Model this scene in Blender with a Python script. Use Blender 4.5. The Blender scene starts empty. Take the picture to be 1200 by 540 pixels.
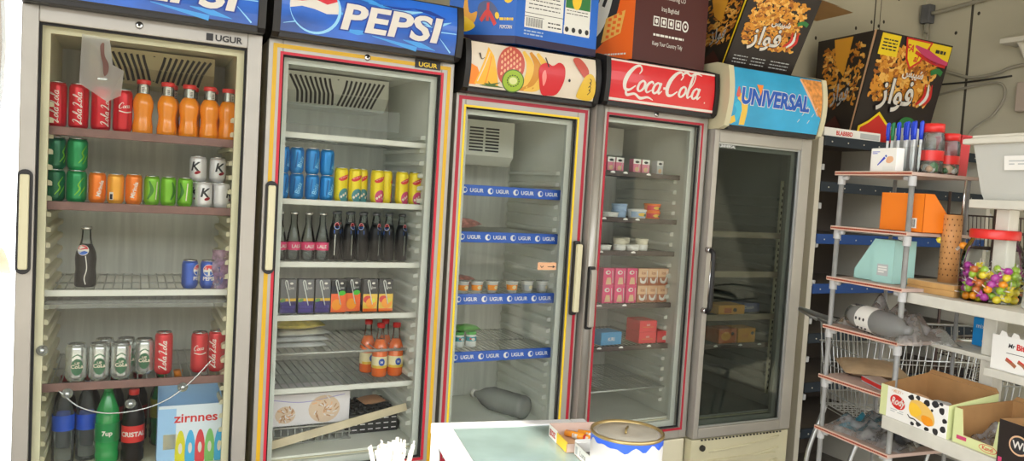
import bpy, bmesh, math, random
from mathutils import Matrix, Vector
rnd = random.Random(7)
SC = bpy.context.scene
COL = SC.collection
PI = math.pi
R_ = math.radians

# ------------------------------------------------------------------ materials
def lin(c):
    c = c / 255.0
    return c / 12.92 if c <= .04045 else ((c + .055) / 1.055) ** 2.4
def rgb(h):
    h = h.lstrip('#')
    return (lin(int(h[0:2], 16)), lin(int(h[2:4], 16)), lin(int(h[4:6], 16)), 1)
MATS = {}
def mat(name, hexc, rough=.5, metal=0, spec=.5, vary=0, scale=30, bump=0, bscale=200, alpha=1, coat=0, stretch=None, emit=0):
    """principled material, optionally with procedural colour variation (vary) and bump"""
    if name in MATS: return MATS[name]
    m = bpy.data.materials.new(name); m.use_nodes = True
    nt = m.node_tree; b = nt.nodes['Principled BSDF']
    c = rgb(hexc)
    b.inputs['Base Color'].default_value = c
    b.inputs['Roughness'].default_value = rough
    b.inputs['Metallic'].default_value = metal
    b.inputs['Specular IOR Level'].default_value = spec
    b.inputs['Coat Weight'].default_value = coat
    b.inputs['Alpha'].default_value = alpha
    if emit:
        b.inputs['Emission Color'].default_value = c; b.inputs['Emission Strength'].default_value = emit
    if vary or bump:
        tc = nt.nodes.new('ShaderNodeTexCoord')
        mp = nt.nodes.new('ShaderNodeMapping')
        if stretch: mp.inputs['Scale'].default_value = stretch
        nt.links.new(tc.outputs['Object'], mp.inputs['Vector'])
    if vary:
        n = nt.nodes.new('ShaderNodeTexNoise'); n.inputs['Scale'].default_value = scale
        n.inputs['Detail'].default_value = 5
        nt.links.new(mp.outputs[0], n.inputs['Vector'])
        r = nt.nodes.new('ShaderNodeValToRGB')
        r.color_ramp.elements[0].position = .32; r.color_ramp.elements[1].position = .68
        r.color_ramp.elements[0].color = tuple(v * (1 - vary) for v in c[:3]) + (1,)
        r.color_ramp.elements[1].color = tuple(min(1, v * (1 + vary * .6)) for v in c[:3]) + (1,)
        nt.links.new(n.outputs['Fac'], r.inputs['Fac'])
        nt.links.new(r.outputs['Color'], b.inputs['Base Color'])
    if bump:
        n2 = nt.nodes.new('ShaderNodeTexNoise'); n2.inputs['Scale'].default_value = bscale
        nt.links.new(mp.outputs[0], n2.inputs['Vector'])
        bp = nt.nodes.new('ShaderNodeBump'); bp.inputs['Strength'].default_value = bump; bp.inputs['Distance'].default_value = .004
        nt.links.new(n2.outputs['Fac'], bp.inputs['Height'])
        nt.links.new(bp.outputs['Normal'], b.inputs['Normal'])
    MATS[name] = m
    return m
def sheer(name, hexc, ior=1.45, rough=.03, haze=0, hazec='ffffff', tint_noise=0):
    """thin clear sheet: see-through with a fresnel reflection, optional milky haze"""
    if name in MATS: return MATS[name]
    m = bpy.data.materials.new(name); m.use_nodes = True
    nt = m.node_tree; nt.nodes.clear()
    out = nt.nodes.new('ShaderNodeOutputMaterial')
    t = nt.nodes.new('ShaderNodeBsdfTransparent'); t.inputs[0].default_value = rgb(hexc)
    g = nt.nodes.new('ShaderNodeBsdfGlossy'); g.inputs['Roughness'].default_value = rough
    fr = nt.nodes.new('ShaderNodeFresnel'); fr.inputs['IOR'].default_value = ior
    mx = nt.nodes.new('ShaderNodeMixShader')
    src = t.outputs[0]
    if haze:
        d = nt.nodes.new('ShaderNodeBsdfDiffuse'); d.inputs[0].default_value = rgb(hazec)
        tr = nt.nodes.new('ShaderNodeBsdfTranslucent'); tr.inputs[0].default_value = rgb(hazec)
        a = nt.nodes.new('ShaderNodeMixShader'); a.inputs[0].default_value = .5
        nt.links.new(d.outputs[0], a.inputs[1]); nt.links.new(tr.outputs[0], a.inputs[2])
        h = nt.nodes.new('ShaderNodeMixShader'); h.inputs[0].default_value = haze
        if tint_noise:
            tc = nt.nodes.new('ShaderNodeTexCoord')
            n = nt.nodes.new('ShaderNodeTexNoise'); n.inputs['Scale'].default_value = tint_noise
            mr = nt.nodes.new('ShaderNodeMapRange')
            mr.inputs['From Min'].default_value = .35; mr.inputs['From Max'].default_value = .7
            mr.inputs['To Min'].default_value = haze * .4; mr.inputs['To Max'].default_value = min(1, haze * 1.6)
            nt.links.new(tc.outputs['Object'], n.inputs['Vector'])
            nt.links.new(n.outputs['Fac'], mr.inputs['Value']); nt.links.new(mr.outputs[0], h.inputs[0])
        nt.links.new(t.outputs[0], h.inputs[1]); nt.links.new(a.outputs[0], h.inputs[2])
        src = h.outputs[0]
    nt.links.new(fr.outputs[0], mx.inputs[0]); nt.links.new(src, mx.inputs[1]); nt.links.new(g.outputs[0], mx.inputs[2])
    nt.links.new(mx.outputs[0], out.inputs[0])
    MATS[name] = m
    return m
def M(name): return MATS[name]

# ------------------------------------------------------------------ mesh builder
_fontcache = {}
def text_geo(s, size=1, shear=0, bold=0, align='CENTER', space=1.0):
    key = (s, size, shear, bold, align, space)
    if key in _fontcache: return _fontcache[key]
    cu = bpy.data.curves.new('lettering', 'FONT'); cu.body = s; cu.size = size; cu.shear = shear
    cu.offset = bold * size; cu.align_x = align; cu.space_character = space; cu.resolution_u = 3
    cu.fill_mode = 'FRONT'
    o = bpy.data.objects.new('lettering', cu); COL.objects.link(o)
    bpy.context.view_layer.update()
    dg = bpy.context.evaluated_depsgraph_get()
    me = bpy.data.meshes.new_from_object(o.evaluated_get(dg))
    v = [(q.co.x, q.co.y) for q in me.vertices]; f = [tuple(p.vertices) for p in me.polygons]
    # make every face wind counter-clockwise
    g = []
    for p in f:
        ar = sum(v[p[i]][0] * v[p[(i + 1) % len(p)]][1] - v[p[(i + 1) % len(p)]][0] * v[p[i]][1] for i in range(len(p)))
        g.append(p if ar > 0 else tuple(reversed(p)))
    bpy.data.objects.remove(o); bpy.data.meshes.remove(me); bpy.data.curves.remove(cu)
    _fontcache[key] = (v, g)
    return v, g
def catmull(pts, n=8, closed=False):
    P = [Vector(p) for p in pts]; out = []
    N = len(P)
    rng = range(N) if closed else range(N - 1)
    for i in rng:
        p0 = P[(i - 1) % N] if closed or i > 0 else P[0] * 2 - P[1]
        p1 = P[i]; p2 = P[(i + 1) % N]
        p3 = P[(i + 2) % N] if closed or i + 2 < N else P[-1] * 2 - P[-2]
        for k in range(n):
            t = k / n
            out.append(.5 * ((2 * p1) + (p2 - p0) * t + (2 * p0 - 5 * p1 + 4 * p2 - p3) * t * t + (3 * p1 - p0 - 3 * p2 + p3) * t ** 3))
    if not closed: out.append(P[-1])
    return out
class MB:
    def __init__(s): s.v = []; s.f = []; s.m = []; s.sm = []; s.mats = []; s.T = Matrix()
    def mi(s, m):
        m = MATS[m] if isinstance(m, str) else m
        if m not in s.mats: s.mats.append(m)
        return s.mats.index(m)
    def add(s, vs, fs, m, smooth=False):
        b = len(s.v); k = s.mi(m)
        s.v += [s.T @ Vector(p) for p in vs]
        for f in fs: s.f.append(tuple(b + i for i in f)); s.m.append(k); s.sm.append(smooth)
        return s
    def box(s, x0, y0, z0, x1, y1, z1, m, bev=0):
        x0, x1 = min(x0, x1), max(x0, x1); y0, y1 = min(y0, y1), max(y0, y1); z0, z1 = min(z0, z1), max(z0, z1)
        if bev <= 0:
            v = [(x, y, z) for z in (z0, z1) for y in (y0, y1) for x in (x0, x1)]
            return s.add(v, [(0, 2, 3, 1), (4, 5, 7, 6), (0, 1, 5, 4), (2, 6, 7, 3), (0, 4, 6, 2), (1, 3, 7, 5)], m)
        bm = bmesh.new()
        bmesh.ops.create_cube(bm, size=1)
        for q in bm.verts: q.co = Vector(((x0 + x1) / 2 + q.co.x * (x1 - x0), (y0 + y1) / 2 + q.co.y * (y1 - y0), (z0 + z1) / 2 + q.co.z * (z1 - z0)))
        bmesh.ops.bevel(bm, geom=bm.edges[:], offset=min(bev, .45 * min(x1 - x0, y1 - y0, z1 - z0)), segments=2, affect='EDGES', profile=.6)
        return s.bm(bm, m)
    def bm(s, bm, m, smooth=False):
        bm.verts.index_update()
        s.add([q.co.copy() for q in bm.verts], [tuple(q.index for q in f.verts) for f in bm.faces], m, smooth); bm.free(); return s
    def lathe(s, prof, m, n=24, c=(0, 0, 0), axis='z', smooth=True, cap=True, arc=None):
        vs = []; fs = []
        k = len(prof)
        for i in range(n):
            a = 2 * PI * i / n
            for r, z in prof:
                p = (r * math.cos(a), r * math.sin(a), z)
                if axis == 'y': p = (p[0], p[2], -p[1])
                elif axis == 'x': p = (p[2], p[0], p[1])
                vs.append((p[0] + c[0], p[1] + c[1], p[2] + c[2]))
        for i in range(n):
            j = (i + 1) % n
            for q in range(k - 1): fs.append((i * k + q, j * k + q, j * k + q + 1, i * k + q + 1))
        if cap:
            if prof[0][0] > 1e-5: fs.append(tuple(i * k for i in reversed(range(n))))
            if prof[-1][0] > 1e-5: fs.append(tuple(i * k + k - 1 for i in range(n)))
        return s.add(vs, fs, m, smooth)
    def cyl(s, r, z0, z1, m, n=20, c=(0, 0, 0), axis='z', smooth=False):
        return s.lathe([(r, z0), (r, z1)], m, n, c, axis, smooth)
    def tube(s, pts, r, m, n=7, closed=False, caps=True):
        P = [Vector(p) for p in pts]; N = len(P); vs = []; fs = []
        up = None
        for i in range(N):
            a = P[(i + 1) % N] if (closed or i < N - 1) else P[i]
            b = P[(i - 1) % N] if (closed or i > 0) else P[i]
            d = (a - b).normalized()
            if up is None:
                up = Vector((0, 0, 1)) if abs(d.z) < .9 else Vector((1, 0, 0))
            u = (up - d * up.dot(d)).normalized(); w = d.cross(u); up = u
            rr = r[i] if isinstance(r, (list, tuple)) else r
            for k in range(n):
                t = 2 * PI * k / n
                vs.append(P[i] + (u * math.cos(t) + w * math.sin(t)) * rr)
        for i in range(N if closed else N - 1):
            j = (i + 1) % N
            for k in range(n):
                l = (k + 1) % n
                fs.append((i * n + k, i * n + l, j * n + l, j * n + k))
        if caps and not closed:
            fs.append(tuple(reversed(range(n)))); fs.append(tuple((N - 1) * n + k for k in range(n)))
        return s.add(vs, fs, m, True)
    def prism(s, poly, a0, a1, m, axis='x', smooth=False):
        """2-D outline extruded along axis; poly given in the other two axes (y,z)/(x,z)/(x,y), counter-clockwise"""
        def P(u, v, a):
            return {'x': (a, u, v), 'y': (u, a, v), 'z': (u, v, a)}[axis]
        n = len(poly)
        vs = [P(u, v, a0) for u, v in poly] + [P(u, v, a1) for u, v in poly]
        fs = [(i, (i + 1) % n, n + (i + 1) % n, n + i) for i in range(n)] + [tuple(reversed(range(n))), tuple(n + i for i in range(n))]
        if axis == 'y': fs = [tuple(reversed(f)) for f in fs]
        return s.add(vs, fs, m, smooth)
    def sheet(s, fn, nu, nv, m, smooth=True, thick=0):
        vs = [fn(i / nu, j / nv) for i in range(nu + 1) for j in range(nv + 1)]
        w = nv + 1
        fs = [(i * w + j, (i + 1) * w + j, (i + 1) * w + j + 1, i * w + j + 1) for i in range(nu) for j in range(nv)]
        return s.add(vs, fs, m, smooth)
    # ---- flat drawing (x right, z up, laid on y = -eps facing -y), mapped by fn(x,z,layer)->xyz
    def art(s, fn):
        return Art(s, fn)
    def build(s, name, parent=None, loc=None, recalc=False):
        me = bpy.data.meshes.new(name)
        me.from_pydata([tuple(p) for p in s.v], [], s.f)
        for m in s.mats: me.materials.append(m)
        me.polygons.foreach_set('material_index', s.m); me.polygons.foreach_set('use_smooth', s.sm)
        if recalc:
            bm = bmesh.new(); bm.from_mesh(me); bmesh.ops.recalc_face_normals(bm, faces=bm.faces); bm.to_mesh(me); bm.free()
        me.update()
        o = bpy.data.objects.new(name, me); COL.objects.link(o)
        if parent: o.parent = parent
        if loc is not None: o.location = loc
        return o
class Art:
    """paints flat shapes onto a surface of an object: every layer sits a hair in front of the last"""
    def __init__(s, mb, fn, cuts=None): s.mb = mb; s.fn = fn; s.k = 1; s.inc = 1; s.cuts = cuts
    def put(s, v2, fs, m):
        if s.cuts:
            bm = bmesh.new(); q = [bm.verts.new((x, 0, z)) for x, z in v2]
            for f in fs:
                try: bm.faces.new([q[i] for i in f])
                except ValueError: pass
            ax, lo, hi, n = s.cuts
            for i in range(1, n):
                t = lo + (hi - lo) * i / n
                co = (t, 0, 0) if ax == 'x' else (0, 0, t); no = (1, 0, 0) if ax == 'x' else (0, 0, 1)
                bmesh.ops.bisect_plane(bm, geom=bm.verts[:] + bm.edges[:] + bm.faces[:], plane_co=co, plane_no=no)
            bm.verts.index_update()
            v2 = [(q.co.x, q.co.z) for q in bm.verts]; fs = [tuple(q.index for q in f.verts) for f in bm.faces]; bm.free()
        s.mb.add([s.fn(x, z, s.k) for x, z in v2], fs, m); s.k += s.inc
        return s
    def poly(s, pts, m):
        ar = sum(pts[i][0] * pts[(i + 1) % len(pts)][1] - pts[(i + 1) % len(pts)][0] * pts[i][1] for i in range(len(pts)))
        if ar < 0: pts = pts[::-1]
        return s.put(list(pts), [tuple(range(len(pts)))], m)
    def rect(s, x0, z0, x1, z1, m): return s.poly([(x0, z0), (x1, z0), (x1, z1), (x0, z1)], m)
    def ell(s, cx, cz, rx, rz, m, rot=0, n=24, a0=0, a1=360):
        c, q = math.cos(R_(rot)), math.sin(R_(rot)); pts = []
        full = abs(a1 - a0) >= 360
        for i in range(n if full else n + 1):
            t = R_(a0 + (a1 - a0) * i / n); u, v = rx * math.cos(t), rz * math.sin(t)
            pts.append((cx + u * c - v * q, cz + u * q + v * c))
        return s.poly(pts, m)
    def blob(s, pts, m, n=6):
        return s.poly([(p.x, p.y) for p in catmull([(a, b, 0) for a, b in pts], n, True)], m)
    def ribbon(s, pts, w, m, n=6, smooth=True):
        P = catmull([(a, b, 0) for a, b in pts], n) if smooth and len(pts) > 2 else [Vector((a, b, 0)) for a, b in pts]
        N = len(P); vs = []; fs = []
        for i in range(N):
            d = (P[min(i + 1, N - 1)] - P[max(i - 1, 0)]).normalized(); nn = Vector((-d.y, d.x, 0))
            t = i / (N - 1)
            if isinstance(w, (list, tuple)):
                x = t * (len(w) - 1); k = min(int(x), len(w) - 2); ww = w[k] + (w[k + 1] - w[k]) * (x - k)
            else: ww = w
            vs += [tuple((P[i] - nn * ww / 2)[:2]), tuple((P[i] + nn * ww / 2)[:2])]
        for i in range(N - 1): fs.append((2 * i, 2 * i + 2, 2 * i + 3, 2 * i + 1))
        return s.put(vs, fs, m)
    def text(s, t, x, z, size, m, shear=0, bold=0, align='CENTER', rot=0, sx=1, space=1.0):
        v, f = text_geo(t, 1, shear, bold, align, space)
        c, q = math.cos(R_(rot)), math.sin(R_(rot))
        return s.put([(x + (a * sx * c - b * q) * size, z + (a * sx * q + b * c) * size) for a, b in v], f, m)
# ------------------------------------------------------------------ scene helpers
def tag(o, label, cat, group=None):
    o['label'] = label; o['category'] = cat
    if group: o['group'] = group
    return o
def thing(name, label, cat, loc=(0, 0, 0), rotz=0, group=None, parent=None):
    o = bpy.data.objects.new(name, None); COL.objects.link(o)
    o.empty_display_size = .05
    o.location = loc; o.rotation_euler = (0, 0, rotz)
    return tag(o, label, cat, group)
def copy_thing(o, loc, rotz=0, label=None, group=None):
    """a copy of a thing with copies of its parts and sub-parts (shared mesh data)"""
    r = o.copy(); COL.objects.link(r); r.location = loc; r.rotation_euler = (0, 0, rotz)
    if label: r['label'] = label
    if group: r['group'] = group
    for ch in list(o.children):
        c = ch.copy(); COL.objects.link(c); c.parent = r
        for g in list(ch.children):
            d = g.copy(); COL.objects.link(d); d.parent = c
    return r
ORD = ['leftmost', 'second from left', 'third from left', 'fourth from left', 'fifth from left', 'sixth from left',
       'seventh from left', 'eighth from left', 'ninth from left']

# ------------------------------------------------------------------ materials
mat('silver_frame', 'aeaaa2', .38, .5, vary=.06, scale=8)
mat('silver_dark', 'a39e98', .35, .6)
mat('chrome', 'd5d5d5', .18, 1)
mat('steel', 'b9bcbd', .3, .9)
mat('black_plastic', '1c1b1c', .45)
mat('black_gasket', '141314', .7)
mat('grey_gasket', 'a9aca4', .6)
mat('white_gasket', 'cfd3cb', .6)
mat('cream_plastic', 'd9d2b6', .45, vary=.04, scale=6)
mat('cream_grip', 'd5cfac', .4)
mat('yellow_stripe', 'd6a812', .4)
mat('yellow_bright', 'f0cc1e', .4)
mat('red_stripe', 'c41c34', .4)
mat('crimson_stripe', 'ab1730', .4)
mat('liner_beige', 'e0d9b8', .55, vary=.08, scale=5)
mat('liner_white', 'e2e4da', .55, vary=.06, scale=5)
mat('liner_grey', 'cbccc0', .55, vary=.08, scale=5)
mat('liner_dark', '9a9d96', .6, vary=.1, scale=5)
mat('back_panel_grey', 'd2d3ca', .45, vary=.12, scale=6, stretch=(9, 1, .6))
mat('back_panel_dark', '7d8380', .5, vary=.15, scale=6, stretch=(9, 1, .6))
mat('evaporator_beige', 'c9bd93', .5)
mat('evaporator_white', 'd2d3c6', .5)
mat('slot_dark', '2c2924', .8)
mat('shelf_wire', 'bdbfb9', .4, .5)
mat('shelf_wire_dark', '7a766f', .4, .4)
mat('shelf_strip_brown', '84625a', .6, vary=.15, scale=20)
mat('shelf_strip_white', 'd9d9d0', .5)
mat('shelf_strip_dark', '4a3d38', .6, vary=.15, scale=20)
mat('shelf_strip_tan', 'a59680', .6, vary=.1, scale=20)
mat('price_blue', '2c5fc4', .4)
mat('white_print', 'f0efec', .5)
mat('dark_print', '2b2a2c', .5)
mat('base_cream', 'cdc6a4', .5, vary=.05, scale=5)
mat('pepsi_blue', '0e5cc2', .3, vary=.5, scale=4, stretch=(1, 1, 2.2), coat=.3)
mat('pepsi_deep', '0b3a9a', .3)
mat('pepsi_light', '3d9be8', .3)
mat('pepsi_pale', '8fd0f5', .3)
mat('pepsi_red', 'd22637', .3)
mat('sign_white', 'dcd7cf', .35)
mat('sign_red', 'd3141f', .3, coat=.3)
mat('sign_cream', 'ded2bf', .35, vary=.05, scale=5)
mat('sign_sky', '2fa3d2', .35, vary=.25, scale=3)
mat('sign_letter_blue', '1054b4', .35)
sheer('glass', 'fbfcfa', 1.27, .02)
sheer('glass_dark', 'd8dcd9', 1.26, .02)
sheer('clear_sheet', 'eef2f2', 1.4, .1, haze=.12, hazec='e8ecec')

FR = [  # origin x, y, yaw, width, door top, glass x0, x1, glass top
    (-.277, 2.543, -.0109, .646, 1.942, .042, .602, 1.896),
    (.393, 2.563, .0074, .649, 1.943, .045, .600, 1.897),
    (1.068, 2.598, .0021, .583, 1.848, .039, .527, 1.799),
    (1.660, 2.568, .0120, .586, 1.869, .061, .546, 1.827),
    (2.254, 2.536, -.0143, .581, 1.818, .028, .518, 1.763)]
ZB = .450      # door bottom
GB = .497      # glass bottom
DEPTH = .62
ZFLOOR = .535  # inside floor
def W(i, x, y, z):
    """fridge-local point to world"""
    a = FR[i][2]; c, q = math.cos(a), math.sin(a)
    return (FR[i][0] + x * c - y * q, FR[i][1] + x * q + y * c, z)

def ring(mb, x0, z0, x1, z1, w, y0, y1, m, bev=0):
    mb.box(x0, y0, z0, x0 + w, y1, z1, m, bev); mb.box(x1 - w, y0, z0, x1, y1, z1, m, bev)
    mb.box(x0 + w, y0, z1 - w, x1 - w, y1, z1, m, bev); mb.box(x0 + w, y0, z0, x1 - w, y1, z0 + w, m, bev)

def wire_shelf(x0, x1, y0, y1, m, n=20, front=None, fh=.02):
    mb = MB()
    for k in range(n + 1):
        x = x0 + (x1 - x0) * k / n
        mb.tube([(x, y0 + .004, 0), (x, y1, 0)], .0022, m, 5, caps=False)
    for y in (y0 + .004, (y0 + y1) / 2, y1): mb.tube([(x0, y, -.004), (x1, y, -.004)], .0032, m, 5)
    return mb

def header_profile(z0, z1, bulge, y0):
    n = 8
    fr = [(y0 - bulge * math.sin(PI * (.18 + .62 * k / n)), z0 + (z1 - z0) * k / n) for k in range(n + 1)]
    return fr
def header_front(z0, z1, bulge, y0):
    def f(z):
        t = min(1, max(0, (z - z0) / (z1 - z0)))
        return y0 - bulge * math.sin(PI * (.18 + .62 * t))
    return f

def make_fridge(i, label, frame_m, liner_m, back_m, shelves, shelf_kind, evap, header, glass='glass', outer='cream_plastic', knobs=True):
    ox, oy, yaw, w, zt, g0, g1, gt = FR[i]
    root = thing('display_fridge', label, 'fridge', (ox, oy, 0), yaw, 'upright glass-door display fridges')
    t = .055
    # outer cabinet (open at the front)
    mb = MB()
    mb.box(0.004, .056, .07, t - .006, DEPTH, zt, outer, .004)
    mb.box(w - t + .006, .056, .07, w - .004, DEPTH, zt, outer, .004)
    mb.box(t - .006, DEPTH - .03, .07, w - t + .006, DEPTH, zt, outer)
    mb.box(t - .006, .056, zt - .03, w - t + .006, DEPTH - .03, zt, outer)
    mb.box(t - .006, .056, .07, w - t + .006, DEPTH - .03, ZFLOOR - .01, outer)
    for fx in (.06, w - .06):
        for fy in (.12, DEPTH - .06): mb.cyl(.02, 0, .075, 'black_plastic', 12, (fx, fy, 0))
    mb.build('cabinet', root)
    # liner with moulded shelf ledges
    mb = MB()
    xi0, xi1 = t, w - t; yb = DEPTH - .04; zc = zt - .04
    mb.box(xi0 - .005, .058, ZFLOOR - .008, xi1 + .005, yb, ZFLOOR, liner_m)
    mb.box(xi0 - .005, .058, zc, xi1 + .005, yb, zc + .008, liner_m)
    mb.box(xi0 - .005, .058, ZFLOOR, xi0, yb, zc, liner_m); mb.box(xi1, .058, ZFLOOR, xi1 + .005, yb, zc, liner_m)
    mb.box(xi0, yb - .004, ZFLOOR, xi1, yb + .004, zc, back_m)
    z = ZFLOOR + .05
    lp = .019
    while z < zc - .22:
        for s in (0, 1):
            a, b = (xi0, xi0 + lp) if s == 0 else (xi1 - lp, xi1)
            xs = [(.09, 0), (yb - .03, 0)]
            pts = [(a, z), (b, z), (b, z + .011), (b - .004, z + .015), (a, z + .018)] if s == 0 else [(a, z), (b, z), (b, z + .018), (a + .004, z + .015), (a, z + .011)]
            mb.prism(pts, .115, yb - .03, liner_m, 'y')
        z += .047
    mb.build('liner', root, recalc=True)
    # evaporator cover
    if evap: evap(root, xi0, xi1, yb, zc, w)
    # shelves
    for k, (z, kind, d0, d1) in enumerate(shelves):
        wm = {'brown': 'shelf_wire', 'white': 'shelf_wire', 'blue': 'shelf_wire', 'dark': 'shelf_wire_dark', 'tan': 'shelf_wire_dark', 'wire': 'shelf_wire'}[kind]
        mb = wire_shelf(xi0 + .004, xi1 - .004, d0, d1, wm)
        if kind == 'wire': mb.tube([(xi0 + .004, d0, 0), (xi1 - .004, d0, 0)], .004, wm, 6)
        for q in (0, 1):  # side brackets resting on the ledges
            x = xi0 + .004 if q == 0 else xi1 - .004
            mb.box(x - .004, d0, -.008, x + .004, d1, .002, wm)
        sh = mb.build('shelf', root, (0, 0, z))
        if kind != 'wire':
            mb = MB(); h = {'brown': .026, 'white': .02, 'blue': .042, 'dark': .022, 'tan': .028}[kind]
            sm = {'brown': 'shelf_strip_brown', 'white': 'shelf_strip_white', 'blue': 'price_blue', 'dark': 'shelf_strip_dark', 'tan': 'shelf_strip_tan'}[kind]
            up = .006 if kind != 'blue' else .006
            mb.box(xi0 + .006, d0 - .012, up - h, xi1 - .006, d0 - .001, up, sm, .003)
            if kind == 'blue':
                A = Art(mb, lambda x, zz, kk: (x, d0 - .0122 - .0003 * kk, zz))
                for q in range(4):
                    x = xi0 + .035 + q * .112
                    A.k = 1; A.ell(x, -.015, .012, .012, 'white_print'); A.ell(x + .004, -.014, .006, .008, 'price_blue')
                    A.k = 1; A.text('UGUR', x + .052, -.022, .021, 'white_print', bold=.02)
            if kind == 'dark':  # torn paper scraps left on the strip
                A = Art(mb, lambda x, zz, kk: (x, d0 - .0122 - .0003 * kk, zz))
                for q in range(3):
                    x = xi0 + .05 + rnd.random() * (xi1 - xi0 - .1)
                    A.k = 1; A.blob([(x - .012, -.003), (x + .012, -.004), (x + .006, .004), (x - .006, .003)], 'white_print', 3)
            mb.build('price_strip', sh)
    # door
    mb = MB()
    x0, x1 = 0, w
    mb.box(x0, 0, ZB, g0, .05, zt, frame_m, .004); mb.box(g1, 0, ZB, x1, .05, zt, frame_m, .004)
    mb.box(g0, .0, gt, g1, .05, zt, frame_m, .004); mb.box(g0, 0, ZB, g1, .05, GB, frame_m, .004)
    door = mb.build('door', root)
    mb = MB(); mb.box(g0 - .004, .018, GB - .004, g1 + .004, .023, gt + .004, glass); mb.build('glass_pane', door)
    mb = MB(); ring(mb, g0 - .002, GB - .002, g1 + .002, gt + .002, .009, .012, .017, 'black_gasket' if i != 4 else 'steel')
    ring(mb, g0 + .002, GB, g1 - .002, gt, .024, .036, .054, {0: 'liner_beige', 4: 'grey_gasket'}.get(i, 'white_gasket')); mb.build('gasket', door)
    # base grille panel
    mb = MB()
    bm_ = 'base_cream' if i == 4 else outer
    mb.box(.0, .006, .07, w, .055, ZB - .006, bm_, .006)
    for k in range(5):
        zz = .15 + k * .045
        mb.prism([(.01, zz), (-.004, zz + .006), (-.004, zz + .014), (.01, zz + .02)], .08, w - .08, bm_, 'x')
    pnl = mb.build('base_panel', root, recalc=True)
    return root, door, pnl

def make_handle(door, x, z0, z1, kind):
    mb = MB(); h = z1 - z0
    if kind == 'inset':     # black frame with a long pale grip
        mb.prism([(x + .019 * math.cos(a), (z1 - .019 if math.sin(a) > 0 else z0 + .019) + .019 * math.sin(a)) for a in [PI * k / 10 + .001 for k in range(20)]], -.012, .001, 'black_plastic', 'y')
        mb.box(x - .012, -.024, z0 + .014, x + .012, -.010, z1 - .014, 'cream_grip', .006)
    elif kind == 'bar':
        mb.box(x - .016, -.02, z0, x + .016, .001, z1, 'black_plastic', .008)
        mb.box(x - .013, -.036, z0 + .012, x + .013, -.018, z1 - .012, 'silver_frame', .006)
    elif kind == 'right':
        mb.box(x - .015, -.018, z0, x + .015, .001, z1, 'black_plastic', .008)
        mb.box(x - .010, -.036, z0 + .014, x + .014, -.016, z1 - .012, 'cream_grip', .006)
    else:                   # bowed black handle on two metal lugs
        mb.tube(catmull([(x, .0, z0 + .012), (x, -.034, z0 + .02), (x, -.042, z0 + .06), (x, -.042, z1 - .06), (x, -.034, z1 - .02), (x, 0, z1 - .012)], 6), .011, 'black_plastic', 10)
        for zz in (z0 + .014, z1 - .014): mb.lathe([(.014, 0), (.014, -.018), (.011, -.022)], 'chrome', 14, (x, 0, zz), 'y')
        mb.tube([(x - .010, -.040, z0 + .06), (x - .010, -.040, z1 - .06)], .004, 'chrome', 6)
    return mb.build('handle', door)

def lock_badge(door, x, z, text, tx, tz, dark=True, size=.028):
    mb = MB()
    mb.lathe([(.011, .001), (.011, -.004), (.008, -.007)], 'chrome', 16, (x, 0, z), 'y'); mb.lathe([(.004, -.0072), (.004, -.008)], 'black_plastic', 10, (x, 0, z), 'y')
    mb.build('lock', door)
    if text:
        mb = MB(); A = Art(mb, lambda a, b, k: (a, -.0018 - .0003 * k, b))
        if dark:
            A.rect(tx - .065, tz - .002, tx - .045, tz + .02, 'dark_print')
            A.text(text, tx, tz, size, 'dark_print', bold=.03, align='CENTER', sx=1.1)
        else:
            A.rect(tx - .048, tz - .006, tx + .048, tz + .024, 'dark_print'); A.text(text, tx, tz, size, 'yellow_bright', bold=.02, sx=1.15)
        mb.build('maker_badge', door)

def curved_evap(root, x0, x1, z0, z1, yf, yb, m, slots=True):
    """blower cover: box with a sloping front and two fans of curved slots"""
    mb = MB()
    prof = [(yf + .05, z0), (yb, z0), (yb, z1), (yf, z1), (yf, z0 + .05)]
    mb.prism(prof, x0, x1, m, 'x'); o = mb.build('evaporator_cover', root, recalc=True)
    mb = MB(); A = Art(mb, lambda a, b, k: (a, yf - .001 + max(0, z0 + .05 - b) - .0003 * k, b))
    cx = (x0 + x1) / 2; zt, zb = z1 - .014, z0 + .014
    for q in range(9):
        for s in (-1, 1):
            a = .016 + q * .0165
            A.k = 1
            A.ribbon([(cx + s * (a + .018 + .0018 * q), zt), (cx + s * (a + .012 + .0006 * q), (zt + zb) / 2 + .016), (cx + s * (a + .003), (zt + zb) / 2 - .012), (cx + s * (a - .006), zb - .004)], .0085, 'slot_dark', 5)
    A.k = 1; A.ribbon([(cx, zt), (cx, zb)], .006, 'slot_dark', 2)
    mb.build('grille', o)
    return o

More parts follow.
